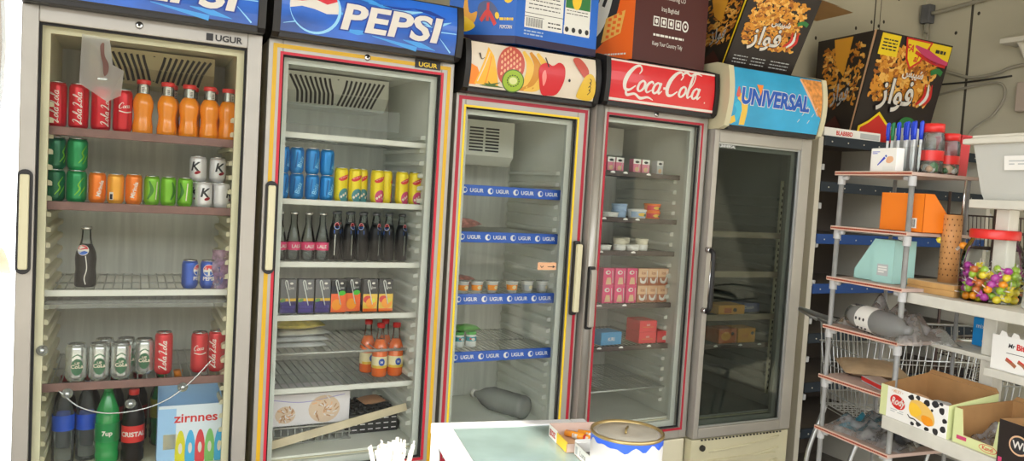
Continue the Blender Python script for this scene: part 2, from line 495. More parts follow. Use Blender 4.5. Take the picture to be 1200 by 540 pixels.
def make_header(root, i, z0, z1, bulge, y0, field_m, art, cap='black_plastic', capw=.022, trim='black_plastic', frame=None):
    w = FR[i][3]; f = header_front(z0, z1, bulge, y0)
    fr = header_profile(z0, z1, bulge, y0)
    mb = MB(); n = len(fr) - 1
    poly = [(.30, z0)] + [(.30, z1 + .016), (.03, z1 + .016)] + [(a, b) for a, b in reversed(fr)]
    mb.prism(poly[::-1], capw, w - capw, trim, 'x')
    sign = mb.build('header_sign', root, recalc=True)
    mb = MB()
    for k in range(n):
        pass
    A = Art(mb, lambda x, z, k: (x, f(z) - .0008 - .00022 * k, z), ('z', z0, z1, 10))
    A.rect(capw + .002, z0 + .006, w - capw - .002, z1 - .004, field_m)
    if art: art(A, capw, w - capw, z0, z1)
    mb.build('printed_front', sign)
    mb = MB()
    big = [(.32, z0 - .012), (.32, z1 + .02), (.02, z1 + .02)] + [(a - .006, b) for a, b in reversed(fr)] + [(y0, z0 - .012)]
    for a, b in ((0, capw), (w - capw, w)):
        mb = MB(); mb.prism(big[::-1], a, b, cap, 'x'); mb.build('end_cap', sign, recalc=True)
    mb = MB(); mb.box(capw, y0 - bulge * .5, z0 - .014, w - capw, .1, z0 + .003, trim, .003); mb.build('lower_trim', sign)
    return sign
# ------------------------------------------------------------------ flowing script wordmark drawn as pen strokes
def script_mark(A, x, z, u, m, rot=0, part='all', slant=.32):
    c, q = math.cos(R_(rot)), math.sin(R_(rot))
    def st(pts, w):
        P = []
        for a, b in pts:
            a2 = a + slant * b
            P.append((x + (a2 * c - b * q) * u, z + (a2 * q + b * c) * u))
        k = A.k; A.ribbon(P, [v * u for v in w] if isinstance(w, (list, tuple)) else w * u, m, 6); A.k = k
    def cap(o):
        st([(o + 1.75, 2.0), (o + 1.95, 2.5), (o + 1.6, 2.95), (o + .95, 2.75), (o + .3, 1.9), (o + .1, .9), (o + .45, .1), (o + 1.1, .05), (o + 1.75, .6)], [.12, .2, .26, .34, .5, .55, .42, .26, .12])
    def lo(o): st([(o + .55, 1.32), (o + .15, .95), (o + .12, .3), (o + .5, .02), (o + .9, .4), (o + .92, 1.0), (o + .55, 1.32)], [.2, .3, .36, .22, .3, .34, .2])
    def lc(o): st([(o + .95, 1.05), (o + .7, 1.32), (o + .25, 1.0), (o + .12, .4), (o + .45, .02), (o + 1.0, .35)], [.26, .2, .32, .36, .24, .12])
    def la(o):
        lo(o); st([(o + 1.0, 1.32), (o + .92, .5), (o + 1.1, .05), (o + 1.45, .4)], [.3, .34, .26, .1])
    def ll(o): st([(o - .1, .45), (o + .55, 1.8), (o + .62, 2.8), (o + .35, 2.95), (o + .2, 2.0), (o + .15, .5), (o + .4, .03), (o + .8, .4)], [.1, .16, .2, .22, .34, .36, .24, .1])
    if part == 'lola':
        for o in (0, 6.2):
            st([(o - .5, 2.3), (o + .1, 2.9), (o + .5, 2.4), (o + .2, 1.0), (o - .3, .2), (o - .1, -.1), (o + .6, .3), (o + 1.5, .0)], [.12, .3, .3, .4, .36, .24, .3, .12])
            lo(o + 1.5); ll(o + 2.8); la(o + 3.7)
        return
    cap(0); lo(2.05); lc(3.2); la(4.25)
    if part == 'coca': return
    st([(5.75, .72), (6.2, .78)], .26)
    cap(6.2); lo(8.2); ll(9.4); la(10.2)
    st([(.55, .08), (1.0, -.55), (2.0, -.35), (3.0, -.75), (4.0, -.55), (4.9, -.8)], [.3, .34, .26, .34, .24, .08])
    st([(7.9, 2.6), (8.5, 3.05), (9.3, 2.75), (10.1, 3.1), (11.0, 2.9)], [.2, .34, .22, .3, .08])

# ------------------------------------------------------------------ sign artwork
def art_pepsi(A, x0, x1, z0, z1):
    r2 = random.Random(3)
    for k in range(16):
        a = x0 + r2.random() * (x1 - x0 - .14); b = z0 + .02 + r2.random() * (z1 - z0 - .05)
        A.k = 2 + k * .1
        A.ribbon([(a, b), (a + .06, b + .012 * r2.uniform(-1, 1)), (a + .12, b + .03 * r2.uniform(-1, .6))], [.002, r2.uniform(.006, .018), .001], r2.choice(['pepsi_light', 'pepsi_deep', 'pepsi_deep', 'pepsi_light', 'pepsi_pale']), 4)
    A.k = 4
    A.ribbon([(x1 - .10, z0 + .075), (x1 - .004, z0 + .078)], .003, 'pepsi_pale'); A.ribbon([(x1 - .07, z0 + .06), (x1 - .02, z0 + .012)], [.001, .005], 'pepsi_pale')
    A.ribbon([(x0 + .01, z0 + .03), (x0 + .07, z0 + .045)], [.001, .005], 'pepsi_pale'); A.ribbon([(x0 + .3, z0 + .03), (x0 + .46, z0 + .008)], [.002, .016], 'pepsi_light')
    A.k = 5; gx, gz, gr = x0 + .105, z0 + .094, .078
    A.ell(gx + .004, gz - .004, gr * 1.06, gr * 1.04, 'pepsi_pale', n=32)
    A.ell(gx, gz, gr, gr, 'sign_white', n=36)
    up = [(gx + gr * math.cos(R_(t)), gz + gr * math.sin(R_(t))) for t in range(20, 176, 8)]
    A.poly(up + [(gx - .04, gz + .012), (gx, gz + .024), (gx + .04, gz + .012)], 'pepsi_red'); A.k -= 1
    dn = [(gx + gr * math.cos(R_(t)), gz + gr * math.sin(R_(t))) for t in range(190, 352, 8)]
    A.poly(dn + [(gx + .04, gz - .018), (gx, gz - .008), (gx - .04, gz - .004)], 'pepsi_blue')
    for b, m in ((.062, 'pepsi_deep'), (.030, 'sign_white')):
        A.text('PEPSI', x0 + .362, z0 + .040, .116, m, shear=.16, bold=b, sx=1.36)
def art_fruit(A, x0, x1, z0, z1):
    w = x1 - x0; h = z1 - z0
    X = lambda u: x0 + u * w
    Z = lambda v: z0 + v * h
    mat('fruit_orange', 'f0892a', .35); mat('fruit_amber', 'f2b53a', .35); mat('fruit_pink', 'c4564a', .35); mat('fruit_tan', 'e6b28a', .35)
    mat('kiwi_green', '9dbb3a', .35); mat('kiwi_light', 'd9dd9a', .35); mat('apple_red', 'cf2b33', .3); mat('apple_shine', 'ee8d86', .3)
    mat('banana', 'e9bd55', .35); mat('banana_deep', 'd08f35', .35); mat('leaf_green', '4d6b35', .4); mat('mango', 'e0b83c', .35)
    A.poly([(X(.0), Z(.08)), (X(.0), Z(.5)), (X(.05), Z(.44)), (X(.08), Z(.25)), (X(.05), Z(.08))], 'fruit_orange')
    A.poly([(X(.04), Z(.1)), (X(.13), Z(.9)), (X(.17), Z(.72)), (X(.22), Z(.1))], 'fruit_amber')
    A.k -= .5; A.ribbon([(X(.06), Z(.15)), (X(.14), Z(.8))], [.004, .003], 'sign_cream'); A.k -= .5; A.ribbon([(X(.12), Z(.12)), (X(.15), Z(.7))], [.004, .003], 'fruit_orange')
    for b in range(3):  # banana fan behind the apple
        A.ribbon([(X(.40 + .055 * b), Z(.92)), (X(.45 + .06 * b), Z(.6)), (X(.42 + .05 * b), Z(.2)), (X(.34 + .04 * b), Z(.08))], [.012, .034, .03, .006], ['banana', 'banana_deep', 'banana'][b])
        A.k -= .7
    A.k += 1
    A.ell(X(.30), Z(.56), .056, .074, 'fruit_pink', -14, 28)
    A.k += .2
    for q in range(-4, 5):
        for r in range(-3, 4):
            a = q * .0125; b = r * .021 + (.010 if q % 2 else 0)
            if (a / .05) ** 2 + (b / .068) ** 2 < 1:
                A.k -= 1; A.ell(X(.30) + a, Z(.56) + b, .0045, .0075, 'fruit_tan', -14, 6)
    A.k += 1
    for q in range(7):
        A.k -= .8
        A.ribbon([(X(.16), Z(.1)), (X(.08 + .03 * q), Z(.08 + .05 * (q % 3)))], [.01, .001], 'leaf_green')
    A.k += 1
    cx, cz = X(.325), Z(.25)
    A.ell(cx, cz, .046, .042, 'leaf_green', n=28); A.ell(cx, cz, .042, .038, 'kiwi_green', n=28); A.ell(cx, cz, .017, .013, 'kiwi_light')
    for q in range(14):
        a = 2 * PI * q / 14; A.k -= 1; A.ell(cx + .024 * math.cos(a), cz + .02 * math.sin(a), .0022, .004, 'dark_print', q * 25, 6)
    A.k += 1
    ax, az = X(.62), Z(.40)
    A.blob([(ax - .055, az + .01), (ax - .048, az + .045), (ax - .02, az + .058), (ax + .005, az + .05), (ax + .035, az + .066), (ax + .058, az + .05), (ax + .058, az), (ax + .035, az - .052), (ax, az - .062), (ax - .035, az - .056)], 'apple_red')
    A.k -= .5; A.blob([(ax - .03, az - .03), (ax - .04, az + .01), (ax - .028, az + .03), (ax - .02, az)], 'apple_shine', 4); A.ribbon([(ax - .012, az + .042), (ax - .026, az + .078)], .005, 'dark_print')
    A.blob([(X(.80), Z(.88)), (X(.86), Z(.95)), (X(.93), Z(.7)), (X(.90), Z(.5))], 'fruit_pink', 4)
    A.blob([(X(.90), Z(.55)), (X(.96), Z(.62)), (X(.995), Z(.4)), (X(.98), Z(.06)), (X(.86), Z(.06)), (X(.85), Z(.2))], 'mango', 5)
    for q in range(4): A.ribbon([(X(.935 + .008 * (q % 2)), Z(.16 + .08 * q)), (X(.955), Z(.24 + .08 * q)), (X(.94), Z(.28 + .08 * q))], .003, 'dark_print', 3); A.k -= 1
    A.ell(X(.77), Z(.42), .005, .006, 'dark_print'); A.ribbon([(X(.06), Z(.74)), (X(.075), Z(.62)), (X(.1), Z(.66))], [.006, .003, .001], 'dark_print')
def art_coke(A, x0, x1, z0, z1):
    A.rect(x0, z1 - .012, x1, z1 - .005, 'sign_white'); A.k -= 1; A.rect(x0, z0 + .008, x1, z0 + .018, 'sign_white')
    script_mark(A, x0 + .058, z0 + .055, .0345, 'sign_white')
    A.ell(x1 - .052, z0 + .045, .003, .003, 'sign_white', n=10)
def art_universal(A, x0, x1, z0, z1):
    mat('waffle', 'd98f45', .5, vary=.35, scale=60); mat('ice_yellow', 'e8bf48', .4); mat('ice_cyan', '39b3d6', .4); mat('ice_red', 'd05a4e', .4)
    h = z1 - z0
    A.poly([(x1 - .13, z1 - .008), (x1 - .002, z1 - .008), (x1 - .002, z0 + .08), (x1 - .02, z0 + .09), (x1 - .085, z0 + .18)], 'waffle')
    A.k -= .5; A.ribbon([(x1 - .133, z1 - .012), (x1 - .09, z0 + .18), (x1 - .022, z0 + .085)], [.008, .014, .004], 'fruit_tan')
    A.ribbon([(x0 + .03, z0 + .13), (x0 + .065, z0 + .10), (x0 + .07, z0 + .01)], [.03, .035, .03], 'ice_yellow')
    A.ribbon([(x0 + .018, z0 + .10), (x0 + .04, z0 + .07), (x0 + .025, z0 + .02)], [.028, .03, .024], 'ice_cyan'); A.ribbon([(x0 + .006, z0 + .04), (x0 + .02, z0 + .015)], .03, 'ice_yellow')
    A.blob([(x0 + .014, z0 + .13), (x0 + .026, z0 + .17), (x0 + .036, z0 + .15), (x0 + .032, z0 + .125)], 'ice_red', 4)
    A.k += 1
    for b, m in ((.08, 'sign_white'), (.046, 'sign_letter_blue')):
        A.text('UNIVERSAL', x0 + .240, z0 + .102, .092, m, shear=.12, bold=b, sx=.86)
    A.poly([(x0 + .128, z0 + .188), (x0 + .165, z0 + .188), (x0 + .150, z0 + .140)], 'fruit_orange')
    for q in range(6): A.ribbon([(x1 - .14 + .02 * q, z0 + .05 + .03 * (q % 3)), (x1 - .13 + .02 * q, z0 + .065 + .03 * (q % 3))], .003, 'sign_white'); A.k -= 1

# ------------------------------------------------------------------ the five fridges
def ev1(root, xi0, xi1, yb, zc, w): curved_evap(root, .15, .535, 1.785, 1.895, .34, yb, 'evaporator_beige')
f1, d1, p1 = make_fridge(0, 'leftmost drinks fridge, plain silver door frame, blue sign mostly cut off above', 'silver_frame', 'liner_beige', 'back_panel_grey',
    [(1.603, 'brown', .10, .54), (1.380, 'brown', .10, .54), (1.112, 'white', .10, .54), (.826, 'brown', .10, .54)], None, ev1, None)
make_handle(d1, .019, 1.178, 1.477, 'inset'); lock_badge(d1, .295, 1.921, 'UGUR', .545, 1.906, True, .026)
make_header(f1, 0, 1.955, 2.150, .03, -.03, 'pepsi_blue', art_pepsi)
mb = MB(); mb.box(.06, .10, 0, .586, .42, .004, 'clear_sheet'); mb.box(.06, .096, -.012, .586, .10, .012, 'clear_sheet')
mb.build('drip_tray', f1, (0, 0, 1.072))

def ev2(root, xi0, xi1, yb, zc, w):
    curved_evap(root, .115, .515, 1.775, 1.895, .34, yb, 'evaporator_white')
    mb = MB(); mb.box(.06, .20, 1.69, .52, .204, 1.765, 'clear_sheet'); mb.build('air_baffle', root)
f2, d2, p2 = make_fridge(1, 'blue-sign drinks fridge with yellow and red stripes around its silver door', 'silver_frame', 'liner_white', 'back_panel_grey',
    [(1.648, 'white', .10, .54), (1.420, 'white', .10, .54), (1.203, 'white', .10, .54), (1.016, 'white', .10, .54), (.874, 'wire', .14, .54), (.758, 'white', .10, .54)], None, ev2, None)
mb = MB(); ring(mb, .014, ZB + .012, .635, 1.929, .013, -.0012, .002, 'yellow_stripe'); ring(mb, .037, GB - .008, .608, 1.905, .009, -.0016, .002, 'red_stripe'); mb.build('striped_trim', d2)
make_handle(d2, .026, 1.178, 1.483, 'inset'); lock_badge(d2, .325, 1.922, 'UGUR', .545, 1.917, False, .022)
make_header(f2, 1, 1.957, 2.132, .03, -.03, 'pepsi_blue', art_pepsi)

def ev3(root, xi0, xi1, yb, zc, w):
    mb = MB(); mb.prism([(.40, 1.60), (yb, 1.60), (yb, 1.79), (.36, 1.79), (.36, 1.64)], .10, .43, 'evaporator_white', 'x'); o = mb.build('evaporator_cover', root, recalc=True)
    mb = MB()
    for c in (.25, .325):
        for q in range(8): mb.box(c - .032, .3585, 1.658 + q * .0135, c + .032, .3601, 1.665 + q * .0135, 'slot_dark')
    mb.build('grille', o)
f3, d3, p3 = make_fridge(2, 'middle fridge under the fruit-picture sign, red and yellow door stripes', 'silver_frame', 'liner_white', 'back_panel_grey',
    [(1.506, 'blue', .10, .54), (1.324, 'blue', .10, .54), (1.079, 'blue', .10, .54), (.850, 'blue', .10, .54)], None, ev3, None)
mb = MB(); ring(mb, .010, ZB + .01, .573, 1.838, .013, -.0012, .002, 'crimson_stripe'); ring(mb, .032, GB - .007, .534, 1.806, .008, -.0016, .002, 'yellow_bright'); mb.build('striped_trim', d3)
make_handle(d3, .555, 1.01, 1.312, 'right')
make_header(f3, 2, 1.862, 2.034, .035, -.028, 'sign_cream', art_fruit)
mb = MB(); mb.box(0, -.0004, 0, .085, .0008, .03, 'fruit_tan'); A = Art(mb, lambda x, z, k: (x, -.0006 - .0003 * k, z))
A.ribbon([(.012, .017), (.018, .010), (.026, .016)], .003, 'dark_print'); A.ribbon([(.045, .013), (.07, .013)], .0025, 'dark_print'); A.poly([(.068, .007), (.08, .013), (.068, .019)], 'dark_print')
mb.build('arrow_sticker', d3, (.395, .017, 1.19))

def ev4(root, xi0, xi1, yb, zc, w):
    mb = MB(); mb.prism([(.40, 1.66), (yb, 1.66), (yb, 1.815), (.36, 1.815), (.36, 1.69)], .10, .40, 'liner_grey', 'x'); o = mb.build('evaporator_cover', root, recalc=True)
    mb = MB()
    for q in range(9): mb.box(.17, .3585, 1.695 + q * .012, .275, .3601, 1.701 + q * .012, 'slot_dark')
    for q in range(9): mb.box(.12, .3585, 1.695 + q * .012, .155, .3601, 1.701 + q * .012, 'slot_dark')
    mb.lathe([(.034, 0), (.034, .012), (.026, .014)], 'liner_grey', 20, (.338, .362, 1.752), 'y'); mb.lathe([(.027, .0141), (.020, .016)], 'slot_dark', 20, (.338, .362, 1.752), 'y'); mb.lathe([(.013, .0161), (.010, .024)], 'silver_dark', 16, (.338, .362, 1.752), 'y')
    mb.build('grille', o)
f4, d4, p4 = make_fridge(3, 'red-sign fridge with white script lettering and thin crimson line around its glass', 'silver_frame', 'liner_grey', 'back_panel_grey',
    [(1.603, 'dark', .10, .54), (1.406, 'dark', .10, .54), (1.264, 'dark', .10, .54), (1.034, 'dark', .10, .54), (.850, 'dark', .10, .54), (.658, 'wire', .10, .54)], None, ev4, None)
mb = MB(); ring(mb, .052, GB - .01, .560, 1.838, .010, -.0016, .002, 'crimson_stripe'); mb.lathe([(.021, ZB + .004), (.021, 1.866)], 'silver_frame', 20, (.022, .006, 0)); mb.build('striped_trim', d4)
make_handle(d4, .020, .955, 1.213, 'bar'); lock_badge(d4, .30, 1.852, None, 0, 0)
make_header(f4, 3, 1.873, 2.048, .02, -.03, 'sign_red', art_coke, trim='black_plastic')

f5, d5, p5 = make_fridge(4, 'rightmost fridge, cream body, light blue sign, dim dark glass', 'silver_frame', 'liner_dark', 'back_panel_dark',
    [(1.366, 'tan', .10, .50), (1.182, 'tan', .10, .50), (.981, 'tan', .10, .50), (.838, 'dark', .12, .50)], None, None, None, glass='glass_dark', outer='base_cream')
make_handle(d5, .004, 1.012, 1.306, 'bow'); 
mb = MB(); A = Art(mb, lambda a, b, k: (a, .0172 - .0003 * k, b)); A.text('UNIVERSAL', .09, 1.742, .018, 'white_print', bold=.02); mb.build('maker_badge', d5)
mb = MB(); mb.box(.505, .09, .60, .519, .10, 1.62, 'liner_beige')
for q in range(34): mb.box(.509, .0885, .62 + q * .029, .515, .0895, .634 + q * .029, 'slot_dark')
mb.build('shelf_rail', f5)
mb = MB()
for q in range(24): mb.box(.05 + q * .0205, -.0005, ZB - .012, .058 + q * .0205, .004, ZB - .006, 'slot_dark')
mb.lathe([(.014, .006), (.014, -.004), (.006, -.007)], 'slot_dark', 14, (.06, 0, ZB - .045), 'y')
mb.build('vent_slots', p5)
mb = MB()
for q in range(3):
    z = .385 - q * .055
    mb.tube([(.1 + .42 * t / 12, .005, z + .035 * (t / 12) ** 2) for t in range(13)], .006, 'base_cream', 6)
mb.build('moulded_ribs', p5)
make_header(f5, 4, 1.830, 2.085, .045, -.02, 'sign_sky', art_universal, cap='base_cream', capw=.028, trim='black_plastic')
# ------------------------------------------------------------------ drinks: one of each kind, then copies
mat('can_red', 'c81a26', .28, .35); mat('can_red_dark', '8f1420', .3, .3)
mat('can_green', '1f8a4c', .28, .3); mat('can_dark_green', '12603a', .28, .3); mat('can_orange', 'ea7a22', .28, .3); mat('can_amber', 'eda63a', .28, .3)
mat('can_lime', '76b52a', .28, .3); mat('can_lime_dark', '3f7a24', .3, .3); mat('can_white', 'dcdadb', .3, .2); mat('can_silver', 'c9cdca', .25, .75)
mat('can_blue', '1c4fb4', .28, .35); mat('can_aqua', '1f7fc4', .28, .35); mat('can_aqua_deep', '0f5a9c', .28, .3); mat('can_yellow', 'e6cf1a', .3, .15); mat('can_top', 'c6c8c8', .25, .9)
mat('label_green', '1d5f3c', .35); mat('berry_blue', '3a5f86', .4); mat('berry_pink', 'c8406e', .4); mat('berry_teal', '3c7f86', .4)
mat('juice_orange', 'ef8d12', .18, coat=.6); mat('cap_red', 'cf2a26', .35); mat('neck_foil', 'd2cdc4', .25, .7); mat('cola_dark', '0d0707', .3, spec=.25)
mat('label_pink', 'd2336a', .4); mat('soda_orange', 'ea6a22', .15, coat=.6); mat('label_cream', 'e9dcae', .4); mat('label_blue', '1f4fae', .35)
mat('pet_green', '1d8f47', .15, coat=.5); mat('pet_green_deep', '0f6a35', .2, coat=.4); mat('cap_blue', '1e4fc0', .35); mat('cap_green', '1d9a4a', .35); mat('cap_orange', 'ee8a1c', .35); mat('olive', '8a8a2a', .4)
sheer('pet_clear', 'f2f6f8', 1.38, .05, haze=.10, hazec='dfe8ee'); sheer('bottle_glass', 'f2f6f5', 1.42, .03)

def on_cyl(r):  # x along the girth (metres), z up, the middle facing the door (-y)
    return lambda x, z, k: ((r + .0003 + .00012 * k) * math.sin(x / r), -(r + .0003 + .00012 * k) * math.cos(x / r), z)
def can_proto(name, r, h, body, paint=None, label='', cat='drink can', group=None, n=22):
    root = thing(name, label, cat, group=group)
    mb = MB()
    mb.lathe([(r * .78, 0), (r * .80, .002), (r * .97, .009), (r, .014), (r, h - .016), (r * .96, h - .010), (r * .84, h - .003)], body, n)
    if paint:
        A = Art(mb, on_cyl(r), ('x', -r * 1.5, r * 1.5, 9)); paint(A, r, h)
    mb.build('body', root)
    mb = MB(); mb.lathe([(r * .835, h - .004), (r * .86, h - .001), (r * .84, h), (r * .78, h - .001), (r * .74, h - .006), (0, h - .006)], 'can_top', n)
    mb.tube([(0, -r * .35, h - .0045), (0, -r * .1, h - .003), (0, r * .1, h - .0045)], .004, 'can_top', 5)
    mb.build('lid', root)
    return root
def place(proto, i, spots, labels, group=None, first=[None], cat=None):
    """spots: (x, y, z[, turn]) in fridge i"""
    global _used
    for k, s in enumerate(spots):
        loc = W(i, s[0], s[1], s[2]); tr = (s[3] if len(s) > 3 else 0) + FR[i][2]
        g = group[k] if isinstance(group, list) else group
        if proto.name not in _used:
            _used.add(proto.name); proto.location = loc; proto.rotation_euler = (0, 0, tr); proto['label'] = labels[k]
            if g: proto['group'] = g
        else:
            copy_thing(proto, loc, tr, labels[k], g)
_used = set()
def rowlab(fmt, n, names=None):
    if n == 2: o = ['left', 'right']
    elif n == 3: o = ['left', 'middle', 'right']
    else: o = ORD[:n - 1] + ['rightmost']
    return [fmt % v for v in o]

# --- leftmost fridge, top shelf
def paint_vert(A, r, h): script_mark(A, .004, .018, .0082, 'sign_white', 90, 'lola', .3)
def paint_coca(A, r, h):
    script_mark(A, -.021, h * .55, .0058, 'sign_white', 8, 'coca'); A.k = 1; A.ribbon([(-.02, h * .5), (0, h * .47), (.02, h * .5)], .003, 'sign_white')
c_v = can_proto('drink_can', .0275, .138, 'can_red', paint_vert)
c_c = can_proto('drink_can', .0275, .134, 'can_red', paint_coca)
zA, zB, zC, zD = 1.6062, 1.3832, 1.1152, .8292
place(c_v, 0, [(.078, .145, zA, .1), (.136, .145, zA, .2), (.196, .150, zA, .75)],
      ['slim red can with upright script at the left end of the top shelf', 'slim red can with upright script, second from left on the top shelf', 'slim red can turned to one side, third from left on the top shelf'], 'slim red cans on the top shelf')
place(c_c, 0, [(.256, .150, zA, .35)], ['slim red can right beside the orange juice bottles on the top shelf'], 'slim red cans on the top shelf')
# --- glass juice bottles
def juice_bottle(label, group):
    root = thing('juice_bottle', label, 'juice bottle', group=group)
    mb = MB(); mb.lathe([(.026, 0), (.0295, .004), (.0300, .022), (.0265, .048), (.0262, .062), (.0300, .088), (.0300, .104), (.024, .120), (.019, .128)], 'juice_orange', 24); mb.build('body', root)
    mb = MB(); mb.lathe([(.0188, .1275), (.0178, .136), (.0178, .158)], 'bottle_glass', 20, cap=False); mb.lathe([(.0165, .1280), (.0165, .157)], 'neck_foil', 18, cap=False)
    A = Art(mb, on_cyl(.0182)); A.rect(-.008, .130, .004, .152, 'sign_white'); A.k = 2
    for q in range(4): A.rect(-.006, .133 + q * .004, .002, .135 + q * .004, 'dark_print'); A.k = 2
    mb.build('neck', root)
    mb = MB(); mb.lathe([(.0195, .157), (.0205, .160), (.0205, .168), (.019, .171), (0, .171)], 'cap_red', 24); mb.build('cap', root)
    return root
jb = juice_bottle('', None)
fx = [.313, .383, .447, .509, .566]
place(jb, 0, [(x, .150, zA, .2 * k) for k, x in enumerate(fx)], rowlab('orange juice bottle with red cap, %s in the front row', 5), 'orange juice bottles in the leftmost fridge')
place(jb, 0, [(x + .012, .225, zA, 1 + k) for k, x in enumerate(fx[1:])], rowlab('orange juice bottle in the hidden second row, %s of four', 4), 'orange juice bottles in the leftmost fridge')
# --- second shelf
def paint_green(A, r, h):
    A.ribbon([(-.012, h * .22), (.002, h * .42), (-.002, h * .56), (.012, h * .78)], [.002, .005, .004, .002], 'can_lime', 5); A.k = 1
    A.ribbon([(.0, h * .2), (.012, h * .4), (.018, h * .5)], [.002, .004, .002], 'can_lime', 5)
cg = can_proto('drink_can', .0285, .098, 'can_green', paint_green); cgd = can_proto('drink_can', .0285, .098, 'can_dark_green', paint_green)
place(cgd, 0, [(.078, .150, zB, .5), (.078, .150, zB + .0982, .9)], ['dark green can at the bottom left of the green stack on the second shelf', 'dark green can at the top left of the green stack on the second shelf'], 'stacked green cans')
place(cg, 0, [(.136, .150, zB, .3), (.136, .150, zB + .0982, .6)], ['bright green can at the bottom right of the green stack, beside the orange cans', 'green can at the top right of the green stack on the second shelf'], 'stacked green cans')
def paint_diag(m):
    def f(A, r, h):
        A.text('Mirinda', .004, h * .20, .017, m, rot=78, bold=.02, align='LEFT')
    return f
co = can_proto('drink_can', .0245, .096, 'can_orange', paint_diag('sign_white')); ca = can_proto('drink_can', .0245, .094, 'can_amber', lambda A, r, h: (A.rect(-.02, .012, -.008, .036, 'sign_white'), A.rect(-.018, .014, -.010, .03, 'dark_print')))
place(co, 0, [(.192, .150, zB, .2), (.294, .150, zB, -.1)], ['orange can with slanted white lettering, next to the green stack', 'orange can with slanted white lettering, next to the lime green cans'], 'small fruit soda cans on the second shelf')
place(ca, 0, [(.243, .152, zB, .1)], ['amber can showing its barcode between two orange cans'], 'small fruit soda cans on the second shelf')
def paint_lime(A, r, h): A.ribbon([(-.012, h * .2), (.0, h * .5), (-.008, h * .82)], [.004, .012, .004], 'can_lime_dark'); A.ribbon([(.012, h * .2), (.016, h * .8)], .003, 'sign_cream')
cl = can_proto('drink_can', .0235, .094, 'can_lime', paint_lime)
place(cl, 0, [(.346, .150, zB, 0), (.394, .150, zB, .8), (.444, .150, zB, -.4)], rowlab('lime green can on the second shelf, %s of three', 3), 'small fruit soda cans on the second shelf')
def paint_k(A, r, h): A.text('K', .0, h * .42, .040, 'dark_print', bold=.03, shear=.2); A.k = 1; A.ell(.010, h * .34, .010, .005, 'can_red_dark', 20)
ck = can_proto('drink_can', .0265, .084, 'can_white', paint_k)
place(ck, 0, [(.500, .140, zB, 0), (.556, .150, zB, .9), (.484, .196, zB, -.5), (.484, .196, zB + .0842, -.5), (.546, .206, zB, .1), (.546, .206, zB + .0842, .05)],
      ['white can with black K standing in front of the white stack', 'plain side of a white can at the right end of the second shelf', 'white can hidden behind the front K can, under another', 'white can on top of the stack, left one', 'white can under the right one of the two on top', 'white can with black K on top of the stack, right one'], 'white cans with a black K')
# --- third shelf
root = thing('cola_bottle', 'single dark glass cola bottle standing alone on the third shelf', 'bottle', W(0, .165, .19, zC))
mb = MB(); mb.lathe([(.027, 0), (.0305, .005), (.0305, .030), (.0285, .055), (.0305, .090), (.028, .110), (.018, .135)], 'cola_dark', 24); mb.build('cola', root)
mb = MB(); mb.lathe([(.0182, .134), (.0140, .152), (.0125, .178), (.0135, .183)], 'bottle_glass', 20, cap=False); mb.build('neck', root)
mb = MB(); mb.lathe([(.015, .181), (.0165, .184), (.0145, .191), (0, .192)], 'neck_foil', 20); mb.build('crown_cap', root)
def round_badge(A, x, z, r):
    A.ell(x, z, r, r, 'sign_white'); k = A.k
    A.poly([(x + r * .9 * math.cos(R_(t)), z + r * .9 * math.sin(R_(t))) for t in range(10, 171, 10)] + [(x - r * .3, z + r * .05), (x + r * .3, z + r * .2)], 'pepsi_red'); A.k = k
    A.poly([(x + r * .9 * math.cos(R_(t)), z + r * .9 * math.sin(R_(t))) for t in range(200, 341, 10)] + [(x + r * .3, z - r * .15), (x - r * .3, z - r * .3)], 'pepsi_blue')
mb = MB(); A = Art(mb, on_cyl(.0312)); round_badge(A, -.008, .118, .017); A.k = 1; A.ribbon([(.0, .10), (.004, .06), (-.002, .03), (.002, .01)], .0025, 'sign_white'); mb.build('printed_label', root)
def paint_pepsi(A, r, h): round_badge(A, .0, h * .66, .019); A.k = 3; A.text('PEPSI', 0, h * .30, .017, 'sign_white', bold=.03)
cb = can_proto('drink_can', .0255, .093, 'can_blue', paint_pepsi)
place(cb, 0, [(.468, .150, zC, 1.1), (.524, .146, zC, 0), (.572, .175, zC, .3)], ['blue cola can at the left of three on the third shelf, badge turned away', 'middle blue cola can of three, round badge facing out', 'right blue cola can half covered by a pink wrapper'], 'blue cola cans on the third shelf')
mat('wrapper_pink', 'd58ab8', .3, vary=.5, scale=60); mat('wrapper_lilac', 'a9a2d6', .3)
mb = MB()
def fw(u, v):
    return (-.030 + .06 * u + .004 * math.sin(9 * v), -.012 * math.sin(PI * u) - .004 * math.sin(14 * v + 5 * u), .13 * v)
mb.sheet(fw, 10, 12, sheer('wrapper_film', 'e9d3e6', 1.45, .08, haze=.45, hazec='d9a6d0', tint_noise=40)); o = mb.build('sweet_wrapper', None, W(0, .560, .128, zC - .0))
tag(o, 'crumpled pink and lilac wrapper standing before the blue cans', 'wrapper')
